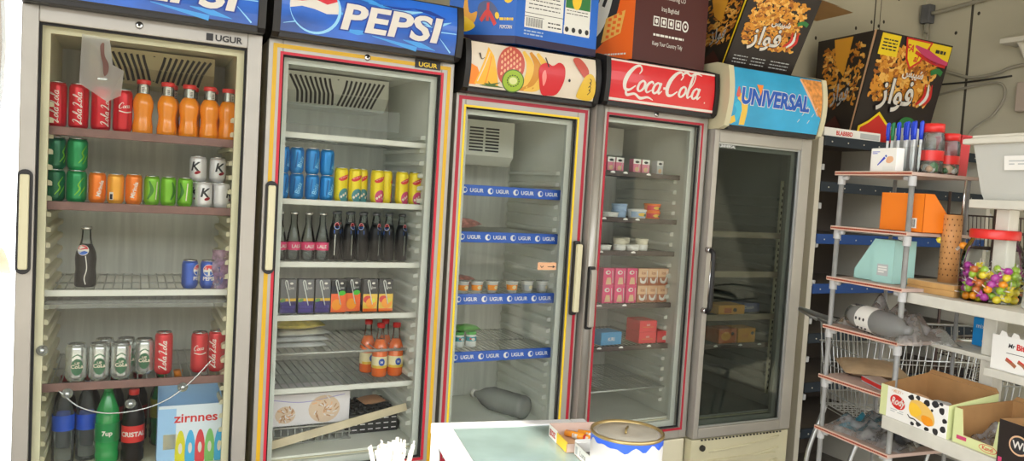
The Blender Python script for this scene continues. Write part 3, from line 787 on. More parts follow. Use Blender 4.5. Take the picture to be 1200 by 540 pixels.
# --- fourth shelf
def paint_cola(A, r, h):
    A.ell(.004, h * .40, .017, .026, 'label_green', 0, 22); A.ribbon([(-.010, h * .66), (.004, h * .74), (.018, h * .66)], .003, 'label_green'); A.k = 3
    A.text('CoLa', .004, h * .37, .016, 'sign_cream', bold=.03); A.k = 3; A.text('UP', .004, h * .47, .011, 'sign_cream', bold=.02)
cs = can_proto('drink_can', .0300, .114, 'can_silver', paint_cola)
place(cs, 0, [(.150, .136, zD, 0), (.212, .136, zD, -.05), (.274, .136, zD, -.1), (.225, .205, zD, .4), (.287, .205, zD, .2), (.340, .185, zD, -.1)],
      ['silver can with dark green oval, leftmost on the fourth shelf', 'silver can with green oval, second in front on the fourth shelf', 'silver can with green oval, third in front on the fourth shelf', 'silver can in the back row behind the second silver can', 'silver can in the back row behind the third silver can', 'silver can with dark oval standing beside the tall red can'], 'silver and green cans on the fourth shelf')
place(c_v, 0, [(.398, .170, zD, .15), (.562, .172, zD, -.35)], ['slim red can with upright script next to the silver cans', 'slim red can at the far right of the fourth shelf, script turned left'], 'slim red cans on the fourth shelf')
place(c_c, 0, [(.508, .170, zD, .0)], ['slim red can with level white script on the fourth shelf'], 'slim red cans on the fourth shelf')
# --- floor of the leftmost fridge
def pet(name, label, x, y, r, h, body, cap, band=None, band_z=(.08, .14), text=None, i=0, clear_top=True, z=None, group='bottles on the fridge floor'):
    root = thing(name, label, 'bottle', W(i, x, y, ZFLOOR + .0005 if z is None else z), .0, group)
    mb = MB(); mb.lathe([(r * .8, 0), (r, .008), (r, .035), (r * .93, .045), (r, .06), (r, h * .58), (r * .9, h * .68), (r * .5, h * .84), (.0135, h * .90)], body, 22, cap=True)
    mb.lathe([(.0134, h * .895), (.0130, h * .93)], body, 16); mb.build('body', root)
    mb = MB(); mb.lathe([(.0155, h * .925), (.0155, h * .995), (.0145, h), (0, h)], cap, 18); mb.build('cap', root)
    if band:
        mb = MB(); mb.lathe([(r + .0006, band_z[0]), (r + .0006, band_z[1])], band, 22, cap=False)
        if text: A = Art(mb, on_cyl(r + .0006), ('x', -r * 1.4, r * 1.4, 8)); A.text(text, 0, (band_z[0] + band_z[1]) / 2 - .007, .021, 'sign_white', bold=.03)
        mb.build('label_band', root)
    return root
pet('water_bottle', 'clear water bottle with blue cap and blue label at the far left of the floor', .114, .22, .032, .255, 'pet_clear', 'cap_blue', 'cap_blue', (.115, .165))
pet('water_bottle', 'clear water bottle with blue label beside the green soda bottle', .178, .25, .032, .255, 'pet_clear', 'cap_blue', 'cap_blue', (.105, .155))
pet('soda_bottle', 'green plastic soda bottle on the leftmost fridge floor', .240, .20, .036, .262, 'pet_green', 'cap_green', 'can_green', (.075, .135), '7up')
pet('cola_bottle', 'dark cola bottle with red cap and red label on the fridge floor', .315, .19, .034, .240, 'cola_dark', 'cap_red', 'cap_red', (.07, .125), 'CRISTAL')
pet('soda_bottle', 'green bottle with olive label standing behind the red-capped cola', .402, .34, .034, .262, 'pet_green_deep', 'cap_green', 'olive', (.10, .165))
pet('soda_bottle', 'bottle with orange cap standing behind the blue printed carton', .450, .30, .034, .270, 'juice_orange', 'cap_orange', 'label_cream', (.08, .15))
pet('water_bottle', 'clear bottle with white cap standing behind the blue printed carton', .535, .30, .034, .272, 'pet_clear', 'sign_white', 'sign_white', (.08, .15))
proto_b = None
for k, x in enumerate((.105, .178, .252, .326, .40)):
    lab = 'dark cola bottle in the back row on the leftmost fridge floor, %s' % rowlab('%s', 5)[k]
    if proto_b is None: proto_b = pet('cola_bottle', lab, x, .40, .034, .245, 'cola_dark', 'can_red_dark', 'can_red_dark', (.08, .13), group='dark bottles in the back row')
    else: copy_thing(proto_b, W(0, x, .40, ZFLOOR + .0005), 0, lab)
# carton of pouches
mat('carton_sky', '9cc4ea', .5); mat('carton_pale', 'd9e4ee', .5); mat('carton_inside', 'b9b2a6', .7); mat('pouch_yellow', 'd7d02a', .4); mat('pouch_cyan', '49aee0', .4); mat('pouch_red', 'd8414a', .4); mat('pouch_green', '7fbf6a', .4)
root = thing('open_carton', 'pale blue open carton printed with coloured pouches and red lettering, front right of fridge floor', 'box', W(0, .484, .17, ZFLOOR + .0005), FR[0][2])
mb = MB(); a, b, t = .098, .052, .002
mb.box(-a, -b, 0, a, b, .003, 'carton_pale'); mb.box(-a, -b, 0, a, -b + t, .195, 'carton_pale'); mb.box(-a, b - t, 0, a, b, .238, 'carton_sky')
mb.prism([(-b, 0), (b, 0), (b, .238), (-b, .195)], -a, -a + t, 'carton_sky', 'x'); mb.prism([(-b, 0), (b, 0), (b, .238), (-b, .195)], a - t, a, 'carton_sky', 'x'); mb.build('carton', root, recalc=True)
mb = MB(); A = Art(mb, lambda x, z, k: (x, -b - .0003 * k, z))
A.rect(-a, .0, -a + .055, .185, 'carton_sky'); A.k = 1; A.rect(-.08, .05, -.04, .10, 'label_cream'); A.k = 2
A.text('zirnnes', .018, .138, .042, 'cap_red', bold=.02, sx=1.1)
for q, m in enumerate(('pouch_yellow', 'pouch_cyan', 'pouch_red', 'pouch_green', 'pouch_cyan')):
    x = -.028 + q * .030; A.k = 3; A.blob([(x - .013, .0), (x - .015, .06), (x - .006, .105), (x + .006, .105), (x + .015, .06), (x + .013, .0)], m, 4); A.ell(x, .05, .006, .018, 'sign_white')
mb.build('printed_front', root)
# milky film inside the glass
mb = MB(); fp = [(.146, 1.880), (.218, 1.876), (.228, 1.80), (.258, 1.785), (.252, 1.712), (.216, 1.690), (.142, 1.737)]
mb.add([(x, .030 + .004 * math.sin(60 * x + 40 * z), z) for x, z in fp], [tuple(range(len(fp)))[::-1]], sheer('film_milky', 'f4f5f6', 1.3, .1, haze=.42, hazec='ffffff'))
A = Art(mb, lambda x, z, k: (x, .0245 - .0003 * k, z)); A.blob([(.194, 1.85), (.203, 1.86), (.206, 1.825), (.217, 1.80), (.216, 1.775), (.206, 1.765), (.202, 1.80), (.197, 1.82)], mat('film_print', '6d4038', .6), 4); A.k = 1; A.rect(.190, 1.752, .214, 1.758, 'yog_grey' if 'yog_grey' in MATS else 'can_silver')
o = mb.build('plastic_film', None, W(0, 0, 0, 0)); o.rotation_euler = (0, 0, FR[0][2]); tag(o, 'torn milky plastic film stuck inside the glass above the red cans', 'plastic film')
# suction-cup wire on the inside of the glass
root = thing('wire_sticker_rail', 'thin curved wire held to the lower left glass by clear suction cups', 'wire', W(0, 0, .026, 0), FR[0][2])
pts = [(.113, 0, .826), (.165, 0, .775), (.23, 0, .750), (.30, 0, .748), (.37, 0, .762), (.43, 0, .793), (.485, 0, .842), (.535, 0, .90)]
mb = MB(); mb.tube(catmull(pts, 8), .0022, 'chrome', 6); mb.build('wire', root)
for x, z in ((.135, .815), (.305, .772), (.452, .815), (.068, .948)):
    mb = MB(); mb.lathe([(.016, .004), (.015, 0), (.008, -.003), (.007, -.006), (0, -.006)], 'can_silver', 18, (x, 0, z), 'y'); mb.build('suction_cup', root)

# ================= second fridge
z1, z2, z3, z4 = 1.4232, 1.2062, 1.0192, .7612
def paint_aqua(A, r, h): A.text('Biziz', .004, h * .2, .022, 'pepsi_pale', rot=72, bold=.01, align='LEFT'); A.k = 1; A.ribbon([(-.015, h * .2), (-.01, h * .8)], .004, 'can_aqua_deep')
cq = can_proto('drink_can', .0245, .091, 'can_aqua', paint_aqua)
bx = [.136, .190, .242]
place(cq, 1, [(x, .145, z1, .2 * k) for k, x in enumerate(bx)], rowlab('sky blue can in the lower row of the blue stack, %s', 3), 'stacked sky blue cans')
place(cq, 1, [(x - .002, .147, z1 + .0912, .3 * k + .3) for k, x in enumerate(bx)], rowlab('sky blue can in the upper row of the blue stack, %s', 3), 'stacked sky blue cans')
place(cq, 1, [(.086, .150, z1, .9), (.086, .150, z1 + .0912, .9)], ['shaded blue can at the lower left, half behind the door frame', 'shaded blue can at the upper left, half behind the door frame'], 'stacked sky blue cans')
def paint_berry(m):
    def f(A, r, h):
        A.blob([(-.020, h * .66), (.0, h * .76), (.022, h * .80), (.014, h * .68), (-.008, h * .60)], 'cap_red', 4); A.k = 2; A.ribbon([(-.012, h * .68), (.014, h * .76)], .002, 'sign_white'); A.k = 1
        A.ell(.006, h * .18, .022, .026, m); A.k = 2
        for q in range(5): A.ell(-.008 + .008 * q, h * (.14 + .05 * (q % 3)), .004, .005, 'sign_cream', n=8); A.k = 2
    return f
cy1 = can_proto('drink_can', .0245, .122, 'can_yellow', paint_berry('berry_teal')); cy2 = can_proto('drink_can', .0245, .122, 'can_yellow', paint_berry('berry_pink'))
place(cy1, 1, [(.294, .150, z1, .2), (.345, .150, z1, 0), (.378, .185, z1, -.1)], ['yellow can with blue-green berries, next to the sky blue cans', 'yellow can with blue-green berries, second of the yellow row', 'yellow can with blue-green berries, set back between two front cans'], 'yellow berry drink cans')
place(cy2, 1, [(.428, .148, z1, .1), (.470, .180, z1, 1.4), (.524, .150, z1, .3), (.575, .150, z1, .1)], ['yellow can with pink berries, middle of the yellow row', 'yellow can turned to its plain side, set back in the yellow row', 'yellow can with pink berries, last but one on the right', 'yellow can with pink berries at the right end of the row'], 'yellow berry drink cans')
def colar(z): return .0235 if z < .095 else (.0235 - .003 * (z - .095) / .023 if z < .118 else .0205 - .005 * (z - .118) / .018)
def cola_glass(label='', liquid=True):
    root = thing('cola_bottle', label, 'bottle')
    mb = MB()
    if liquid:
        mb.lathe([(.020, 0), (.0235, .004), (.0235, .095), (.0205, .118), (.0155, .136)], 'cola_dark', 18); mb.build('cola', root); mb = MB()
        mb.lathe([(.0157, .135), (.0115, .165), (.0125, .170)], 'bottle_glass', 16, cap=False); mb.build('neck', root)
        mb = MB(); A = Art(mb, lambda x, z, k: ((colar(z) + .0006 + .0001 * k) * math.sin(x / .022), -(colar(z) + .0006 + .0001 * k) * math.cos(x / .022), z), ('z', .09, .142, 6))
        round_badge(A, 0, .127, .0125); A.k = 1; A.rect(-.011, .099, .013, .112, 'pepsi_blue'); A.k = 2; A.ribbon([(-.006, .096), (-.007, .02)], .002, 'can_silver'); mb.build('printed_label', root)
        mb = MB(); mb.lathe([(.0138, .169), (.0150, .172), (.0132, .178), (0, .179)], mat('cap_smoke', '6a6c70', .35, .5), 16); mb.build('crown_cap', root)
    else:
        mb.lathe([(.021, 0), (.0245, .004), (.0245, .07), (.020, .095), (.012, .130), (.012, .160), (.013, .164)], 'bottle_glass', 18, cap=False)
        mb.lathe([(.0215, .002), (.0215, .05)], 'pet_clear', 16); mb.build('body', root)
        mb = MB(); mb.lathe([(.0250, .038), (.0250, .066)], 'label_pink', 18, cap=False); A = Art(mb, on_cyl(.0250)); A.text('LALE', 0, .046, .016, 'sign_white', bold=.02); mb.build('label_band', root)
        mb = MB(); mb.lathe([(.0140, .163), (.0150, .166), (.0132, .172), (0, .173)], 'neck_foil', 16); mb.build('crown_cap', root)
    return root
pb = cola_glass(); wb_ = cola_glass('', False)
place(pb, 1, [(.291, .18, z2, 0), (.341, .18, z2, .5), (.391, .18, z2, -.6), (.441, .18, z2, .6), (.491, .18, z2, -.7), (.543, .18, z2, .5)], rowlab('dark glass cola bottle with red and blue badge, %s of the front row', 6), 'dark cola bottles in the striped fridge')
place(pb, 1, [(.316 + .05 * k, .25, z2, 1.2 * k) for k in range(5)], rowlab('dark glass cola bottle in the row behind, %s', 5), 'dark cola bottles in the striped fridge')
place(wb_, 1, [(.088, .16, z2, .6), (.138, .165, z2, .3), (.189, .165, z2, .1), (.239, .165, z2, -.2)], rowlab('clear glass bottle with bright pink label, %s of four', 4), 'clear bottles with pink labels')
# juice cartons with straws
mat('pack_black', '25262a', .4); mat('pack_smoke', '5c5d60', .4); mat('grape', '4a3a86', .4); mat('grape_dark', '35285e', .4); mat('grape_leaf', '5a8a3a', .4); mat('peach', 'ee6a35', .4); mat('leaf_bright', '4fbf3a', .4); mat('orange_fruit', 'f4991e', .4); mat('straw_clear', 'd8dad8', .4)
def juice_pack(kind):
    root = thing('juice_carton', '', 'juice carton', group='juice cartons with straws')
    w, d, h = .027, .020, .122
    mb = MB(); mb.box(-w, -d, 0, w, d, h, 'pack_black' if kind != 'grape' else 'pack_smoke', .002)
    A = Art(mb, lambda x, z, k: (x, -d - .0002 * k, z))
    if kind == 'grape':
        A.rect(-w, .003, w, .055, 'yellow_stripe'); A.k = 2; A.rect(-w, .003, w, .045, 'grape_dark')
        for q in range(14): A.k = 3; A.ell(-.02 + .0085 * (q % 5) + .004 * ((q // 5) % 2), .012 + .013 * (q // 5), .0065, .0065, 'grape', n=12)
        A.ell(-.018, .048, .010, .006, 'grape_leaf', 20)
    elif kind == 'peach':
        A.rect(-w, .003, w, .070, 'peach'); A.k = 2; A.ell(.012, .072, .013, .009, 'leaf_bright', 10); A.ell(-.006, .030, .018, .02, 'orange_fruit')
    else:
        A.rect(-w, .003, w, .068, 'mango'); A.k = 2; A.rect(-w, .003, w, .014, 'soda_orange'); A.k = 2; A.ell(-.010, .048, .016, .014, 'cap_red'); A.ell(.004, .034, .020, .020, 'orange_fruit'); A.ell(.012, .044, .008, .009, 'pouch_yellow')
    A.k = 4; A.text('jus', .012, .088, .014, 'sign_white'); A.k = 4; A.ell(.010, .108, .006, .004, 'sign_white')
    mb.build('pack', root)
    mb = MB(); mb.tube(catmull([(.008, -d - .0022, .030), (-.004, -d - .0022, .080), (-.012, -d - .0022, .112), (-.006, -d - .0022, .117), (.002, -d - .0022, .085)], 6), .0018, 'straw_clear', 6); mb.build('straw', root)
    return root
kg, kp, ko = juice_pack('grape'), juice_pack('peach'), juice_pack('orange')
place(kg, 1, [(.122, .15, z3, 0), (.184, .15, z3, 0), (.243, .15, z3, 0)], rowlab('black juice carton with purple grapes, %s of three', 3), 'juice cartons with straws')
place(kp, 1, [(.300, .15, z3, 0), (.358, .165, z3, 0)], ['juice carton with orange-red lower half beside the grape cartons', 'juice carton with orange-red lower half beside the mixed-fruit cartons'], 'juice cartons with straws')
place(ko, 1, [(.418, .15, z3, 0), (.478, .15, z3, 0)], ['black juice carton with oranges on yellow, left of the last two', 'black juice carton with oranges on yellow at the right end'], 'juice cartons with straws')
# orange soda bottles
def orange_soda():
    root = thing('soda_bottle', '', 'bottle')
    mb = MB(); mb.lathe([(.026, 0), (.0295, .005), (.0295, .10), (.026, .118), (.0165, .142)], 'soda_orange', 22); mb.build('soda', root)
    mb = MB(); mb.lathe([(.0168, .141), (.0130, .170), (.0130, .188)], 'bottle_glass', 18, cap=False); mb.build('neck', root)
    mb = MB(); mb.lathe([(.0150, .186), (.0150, .203), (0, .204)], 'cap_red', 18); mb.build('cap', root)
    mb = MB(); mb.lathe([(.0300, .034), (.0300, .078)], 'label_cream', 22, cap=False); A = Art(mb, on_cyl(.0300), ('x', -.04, .04, 8)); A.rect(-.04, .034, .04, .044, 'mango'); A.k = 2; A.ell(0, .058, .012, .014, 'label_blue'); A.text('M', 0, .053, .013, 'sign_white', bold=.03); mb.build('label_band', root)
    return root
os_ = orange_soda()
place(os_, 1, [(.488, .20, z4, 0), (.551, .20, z4, .1), (.462, .275, z4, .4), (.53, .275, z4, .2)], ['orange soda bottle, front left of four on the fifth shelf', 'orange soda bottle, front right of four on the fifth shelf', 'orange soda bottle, back left, behind the front pair', 'orange soda bottle, back right, hidden behind the front pair'], 'orange soda bottles')
# pouches and bags on the short shelf
mat('bag_white', 'd4d6d4', .4, vary=.15, scale=30); mat('pouch_gold', 'd9c65a', .35, vary=.3, scale=40); mat('pouch_stripe', 'c8626a', .4)
def pillow(mb, lx, ly, h, m, seed=0, z=0):
    def top(s):
        def f(u, v):
            e = (max(0, math.sin(PI * u)) * max(0, math.sin(PI * v))) ** .45
            return ((u - .5) * lx, (v - .5) * ly, z + h / 2 + s * (h / 2) * e * (1 + .10 * math.sin(11 * u + seed) * math.sin(9 * v + seed)))
        return f
    mb.sheet(top(1), 14, 10, m); mb.sheet(lambda u, v: top(-1)(1 - u, v), 14, 10, m)
for k in range(3):
    mb = MB(); pillow(mb, .21, .18, .022, 'bag_white', k)
    o = mb.build('flat_bag', None, W(1, .178 + .004 * k, .27, .878 + .0222 * k)); o.rotation_euler = (0, 0, .05 * k)
    tag(o, ['flat white plastic bag at the bottom of the bag pile', 'flat white plastic bag in the middle of the bag pile', 'flat white plastic bag on top of the bag pile'][k], 'bag', 'white bags on the short shelf')
mb = MB(); pillow(mb, .20, .14, .040, 'pouch_gold', 4)
A = Art(mb, lambda x, z, k: (x, z, .0405 + .0002 * k)); 
for q in range(3): A.k = 1; A.rect(-.07 + .05 * q, -.05, -.05 + .05 * q, .05, 'pouch_stripe')
o = mb.build('snack_pouch', None, W(1, .172, .25, .9455)); tag(o, 'yellow and pink printed pouch lying on the white bag pile', 'snack pouch')
# bottom of the second fridge: photo carton on a wire crate, dark egg tray, strip imitating a glass reflection
mat('photo_pale', 'e4dfe2', .45); mat('crisp_brown', 'b98a66', .5); mat('crisp_light', 'dcc2a8', .5); mat('card_brown', 'a9825c', .7, vary=.15, scale=12); mat('reflection_pale', 'cbbd9f', .7, vary=.1, scale=12); mat('tray_black', '232323', .5)
root = thing('frozen_food_carton', 'white carton printed with crispy pastry picture, lower left of the striped fridge', 'box', W(1, .225, .26, .600), FR[1][2])
mb = MB(); mb.box(-.15, -.08, 0, .15, .08, .115, 'photo_pale', .004); A = Art(mb, lambda x, z, k: (x, -.0802 - .00012 * k, z)); r2 = random.Random(5)
for cx, cz, R in ((.055, .055, .058), (-.085, .042, .036)):
    A.k = 1; A.ell(cx, cz, R, R * .88, 'crisp_light', n=20)
    for q in range(34):
        a = r2.random() * 2 * PI; d = R * r2.random() * .8; A.k = 2 + q % 4
        A.ribbon([(cx + d * math.cos(a), cz + d * .85 * math.sin(a)), (cx + (d + .012) * math.cos(a + .3), cz + (d + .012) * .85 * math.sin(a + .3))], .004, r2.choice(['crisp_brown', 'photo_pale', 'crisp_brown', 'fruit_tan']), 2)
A.k = 1; A.ribbon([(-.14, .10), (-.02, .085), (.13, .105)], .003, 'wrapper_lilac'); mb.build('carton', root)
root = thing('wire_crate', 'low wire crate under the pastry-picture carton', 'crate', W(1, .225, .26, ZFLOOR + .0005), FR[1][2])
mb = MB()
for z in (.003, .030, .0605):
    mb.tube([(-.155, -.09, z), (.155, -.09, z), (.155, .09, z), (-.155, .09, z)], .003, 'shelf_wire', 6, closed=True)
for q in range(13): x = -.15 + q * .025; mb.tube([(x, -.09, .0605), (x, -.09, .003), (x, .09, .003), (x, .09, .0605)], .002, 'shelf_wire', 5); mb.tube([(x, -.09, .0605), (x, .09, .0605)], .002, 'shelf_wire', 5)
mb.build('wire_frame', root)
root = thing('egg_tray', 'black plastic tray with cups, holding a torn packet, lower right of striped fridge', 'tray', W(1, .482, .32, ZFLOOR + .0005), FR[1][2])
mb = MB(); mb.box(-.10, -.11, 0, .10, .11, .075, 'tray_black', .01)
for a in range(6):
    for b in range(7): mb.lathe([(.013, .075), (.011, .083), (.006, .084)], 'tray_black', 8, (-.083 + .033 * a, -.095 + .031 * b, 0))
for a in range(6):
    for b in range(3): mb.box(-.085 + .031 * a, -.1102, .014 + b * .02, -.066 + .031 * a, -.109, .018 + b * .02, 'photo_pale')
mb.build('tray', root)
mb = MB(); pillow(mb, .10, .07, .026, 'crisp_brown', 2); o = mb.build('torn_packet', None, W(1, .50, .32, ZFLOOR + .086)); o.rotation_euler = (.12, 0, .3); tag(o, 'torn tan packet lying on the black cup tray', 'packet')
mb = MB(); mb.box(-.265, -.035, 0, .265, .035, .004, 'reflection_pale'); mb.box(-.265, -.035, .004, .265, -.031, .030, 'reflection_pale')  # pale strip added to imitate a slanting reflection on the door glass
o = mb.build('reflection_strip', None, W(1, .315, .135, ZFLOOR + .012)); o.rotation_euler = (.0, -.19, .03); o.location.z = ZFLOOR + .060
tag(o, 'pale strip imitating a slanting glass reflection across the striped fridge floor', 'imitated reflection')
# ------------------------------------------------------------------ goods in the three right-hand fridges
mat('tub_white', 'e6e6e0', .4); mat('tub_blue', '9fb8d4', .4); mat('tub_orange', 'ee7a1e', .4); mat('yog_orange', 'f0942e', .4); mat('yog_grey', 'b9bdbd', .4); mat('foil', 'cfd2d2', .25, .8)
mat('milk_pink', 'dc3a72', .45); mat('milk_brown', 'a9694a', .45); mat('milk_tan', 'd9b08a', .45); mat('pink_box', 'd97a92', .45); mat('box_scarlet', 'd32836', .4); mat('box_azure', '2a86b8', .4); mat('box_amber', 'e3a23a', .45); mat('box_rust', 'c9682e', .45); mat('pack_navy', '4f5a86', .45); mat('tub_cream', 'd8d2bc', .45); mat('jar_white', 'dfe3de', .35); mat('jar_teal', '2f9aa8', .4); mat('lid_green', '4fae4a', .4)
def labelled(parts, name, label, cat, loc, rz=0, group=None):
    root = thing(name, label, cat, loc, rz, group)
    for n, mb in parts: mb.build(n, root)
    return root
# F3: yoghurt cups on the third shelf
def cup(band):
    root = thing('yoghurt_cup', '', 'yoghurt cup')
    mb = MB(); mb.lathe([(.020, 0), (.0255, .044), (.0275, .045), (.0275, .047)], 'tub_white', 22); A = Art(mb, lambda x, z, k: ((.0204 + .125 * z + .0002 * k) * math.sin(x / .024), -(.0204 + .125 * z + .0002 * k) * math.cos(x / .024), z), ('x', -.036, .036, 10))
    A.rect(-.034, .010, .034, .032, band); A.k = 2; A.ell(.006, .022, .010, .008, 'label_cream'); mb.build('cup', root)
    mb = MB(); mb.lathe([(.0282, .0468), (.0282, .0478), (0, .0482)], 'foil', 22); mb.box(.024, -.006, .0468, .034, .006, .0476, 'foil'); mb.build('foil_lid', root)
    return root
c1, c2 = cup('yog_orange'), cup('yog_grey')
zz = 1.0822
place(c1, 2, [(.132, .148, zz, .1), (.193, .148, zz, -.1), (.261, .148, zz, .2), (.352, .148, zz, -.2)], ['yoghurt cup with orange band, leftmost on the blue-edged shelf', 'yoghurt cup with orange band, second from left on blue-edged shelf', 'yoghurt cup with orange band, third from left on blue-edged shelf', 'yoghurt cup with orange band, next to the grey-banded cups'], 'yoghurt cups')
place(c2, 2, [(.424, .148, zz, 0), (.494, .148, zz, .3)], ['yoghurt cup with grey band, left of the last two', 'yoghurt cup with grey band at the right end of the row'], 'yoghurt cups')
def jar():
    root = thing('cream_jar', '', 'jar')
    mb = MB(); mb.lathe([(.021, 0), (.023, .003), (.023, .045), (.019, .052)], 'jar_white', 22); A = Art(mb, on_cyl(.0231), ('x', -.033, .033, 8)); A.rect(-.033, .026, .033, .044, 'jar_teal'); A.k = 2; A.ell(.004, .034, .008, .006, 'sign_white'); A.ell(-.008, .036, .004, .004, 'cap_red'); mb.build('jar', root)
    mb = MB(); mb.lathe([(.021, .0515), (.022, .053), (.022, .062), (.020, .064), (0, .064)], 'lid_green', 22); mb.build('lid', root)
    return root
j = jar()
place(j, 2, [(.146, .19, .8532, .2), (.200, .19, .8532, -.1)], ['small cream jar with teal label, left on the lowest blue shelf', 'small cream jar with teal label, right on the lowest blue shelf'], 'cream jars')
mb = MB(); pillow(mb, .10, .07, .030, mat('pack_green', '5fa04a', .4), 3); o = mb.build('green_packet', None, W(2, .175, .185, .8532 + .0642)); tag(o, 'green packet lying on top of the two cream jars', 'packet')
mat('pack_redwhite', 'cf8f84', .4, vary=.45, scale=45)
for k, z in enumerate((1.3272, 1.0822)):
    mb = MB(); pillow(mb, .17, .12, .045, 'pack_redwhite', k); o = mb.build('snack_packet', None, W(2, .19, .36, z)); tag(o, ['pale red printed packet lying at the back of the second blue shelf', 'pale red printed packet lying behind the yoghurt cups'][k], 'packet', 'printed packets in the middle fridge')
root = thing('water_bottle', 'large clear empty bottle lying on the floor of the fruit-sign fridge', 'bottle', W(2, .455, .16, ZFLOOR + .052), FR[2][2] + .42)
mb = MB(); mb.lathe([(.030, -.004), (.048, 0), (.051, .012), (.049, .03), (.051, .05), (.049, .07), (.051, .09), (.051, .18), (.040, .22), (.016, .262), (.015, .285)], sheer('pet_hazy', 'e2e6e2', 1.45, .08, haze=.30, hazec='ffffff'), 28)
mb.v = [Vector((p.x, p.z, -p.y)) for p in mb.v]; mb.build('body', root)
mb = MB(); mb.lathe([(.018, .278), (.018, .296), (0, .297)], 'sign_white', 18); mb.v = [Vector((p.x, p.z, -p.y)) for p in mb.v]; mb.build('cap', root)

# F4
z = [1.6062, 1.4092, 1.2672, 1.0372, .8532]
def small_box(face, w=.020, d=.016, h=.062):
    root = thing('drink_carton', '', 'carton')
    mb = MB(); mb.box(-w, -d, 0, w, d, h, face, .001); A = Art(mb, lambda x, zz, k: (x, -d - .0002 * k, zz)); A.rect(-w, h * .66, w, h, 'tub_white'); A.k = 2; A.ell(0, h * .8, w * .55, h * .09, 'dark_print'); A.ell(0, h * .28, w * .6, h * .16, 'milk_tan'); mb.build('carton', root)
    mb = MB(); mb.tube([(w * .4, -d - .0016, .01), (w * .62, -d - .0016, h * .9)], .0012, 'straw_clear', 5); mb.build('straw', root)
    return root
sb = small_box('pink_box'); sg = small_box('yog_grey')
place(sb, 3, [(.125, .16, z[0]), (.190, .16, z[0]), (.235, .16, z[0]), (.327, .16, z[0]), (.375, .16, z[0])], rowlab('small pink drink carton on the red-sign fridge top shelf, %s of five', 5), 'small pink drink cartons')
place(sg, 3, [(.452, .16, z[0], .15)], ['small grey and white carton standing alone right of the pink ones'], None)
def tub(r, h, m, lid, band=None):
    root = thing('food_tub', '', 'tub')
    mb = MB(); mb.lathe([(r * .86, 0), (r * .9, .002), (r * .97, h * .86)], m, 24)
    if band:
        A = Art(mb, lambda x, zz, k: ((r * .9 + r * .08 * zz / h + .0004 + .0002 * k) * math.sin(x / r), -(r * .9 + r * .08 * zz / h + .0004 + .0002 * k) * math.cos(x / r), zz), ('x', -r * 1.5, r * 1.5, 8)); A.rect(-r * 1.3, h * .15, r * 1.3, h * .75, band); A.k = 2; A.ell(0, h * .45, r * .5, h * .2, 'mango'); A.ell(r * .5, h * .4, r * .3, h * .14, 'label_green')
    mb.build('tub', root)
    mb = MB(); mb.lathe([(r, h * .82), (r * 1.02, h * .88), (r, h), (0, h)], lid, 24); mb.build('lid', root)
    return root
tb = tub(.036, .030, 'tub_blue', 'tub_blue'); tw = tub(.042, .040, 'tub_white', 'tub_white', 'tub_blue'); to = tub(.038, .034, 'tub_orange', 'tub_orange', 'box_scarlet'); td = tub(.040, .022, 'tub_white', 'tub_white')
place(td, 3, [(.205, .155, z[1])], ['low white dish at the left of the tub shelf'])
place(tb, 3, [(.280, .19, z[1]), (.280, .19, z[1] + .0302)], ['lower pale blue tub of the stack of two', 'upper pale blue tub of the stack of two'], 'stacked pale blue tubs')
place(tw, 3, [(.352, .155, z[1])], ['white tub with blue and green label beside the orange tubs'])
place(to, 3, [(.434, .155, z[1]), (.434, .155, z[1] + .0342)], ['lower orange tub of the stack of two', 'upper orange tub of the stack of two'], 'stacked orange tubs')
tc = tub(.030, .026, 'tub_cream', 'tub_cream'); t2 = tub(.030, .026, 'tub_white', 'tub_white')
place(td, 3, [(.175, .150, z[2])], ['low white dish at the left of the cream tub shelf'])
place(t2, 3, [(.262, .145, z[2]), (.392, .16, z[2])], ['white tub under a cream tub, left stack', 'white tub under a cream tub, right stack'], 'small stacked tubs')
place(t2, 3, [(.325, .135, z[2])], ['small white tub in front between the two tub stacks'], None)
place(tc, 3, [(.262, .145, z[2] + .0262), (.392, .16, z[2] + .0262), (.322, .20, z[2]), (.322, .20, z[2] + .0262)], ['cream tub on top of the left stack', 'cream tub on top of the right stack', 'cream tub at the bottom of the rear stack', 'cream tub on top of the rear stack'], 'small stacked tubs')
def milk(kind):
    root = thing('milk_carton', '', 'milk carton'); w, d, h = .0275, .018, .076
    mb = MB(); mb.box(-w, -d, 0, w, d, h, kind, .0015); A = Art(mb, lambda x, zz, k: (x, -d - .0002 * k, zz))
    if kind == 'milk_pink':
        A.poly([(-.014, .006), (.016, .006), (.011, .036), (-.008, .036)], 'milk_tan'); A.ell(-.004, .058, .013, .009, 'sign_white'); A.ell(-.002, .058, .007, .005, 'milk_pink')
    else:
        A.rect(-w, h * .5, w, h, 'milk_tan'); A.k = 2; A.ribbon([(-.016, .034), (-.010, .018), (.008, .016), (.016, .036)], [.005, .012, .012, .004], 'sign_white'); A.text('ice', 0, .050, .02, 'milk_brown', bold=.02)
    mb.build('carton', root)
    mb = MB(); mb.tube([(.022, -d - .0016, .012), (.018, -d - .0016, .066)], .0013, 'straw_clear', 5); mb.build('straw', root)
    return root
mp, mn = milk('milk_pink'), milk('milk_brown')
px = [.200, .263, .326]; bx = [.389, .446, .503, .560]; bx = [.388, .4435, .499, .5]
bx = [.3865, .4425, .4985]
place(mp, 3, [(x, .14, z[3]) for x in px], rowlab('pink milk carton in the lower row, %s of three', 3), 'pink milk cartons')
place(mp, 3, [(x, .14, z[3] + .0762) for x in px], rowlab('pink milk carton in the upper row, %s of three', 3), 'pink milk cartons')
place(mn, 3, [(x, .14, z[3]) for x in bx], rowlab('brown milk carton in the lower row, %s of three', 3), 'brown milk cartons')
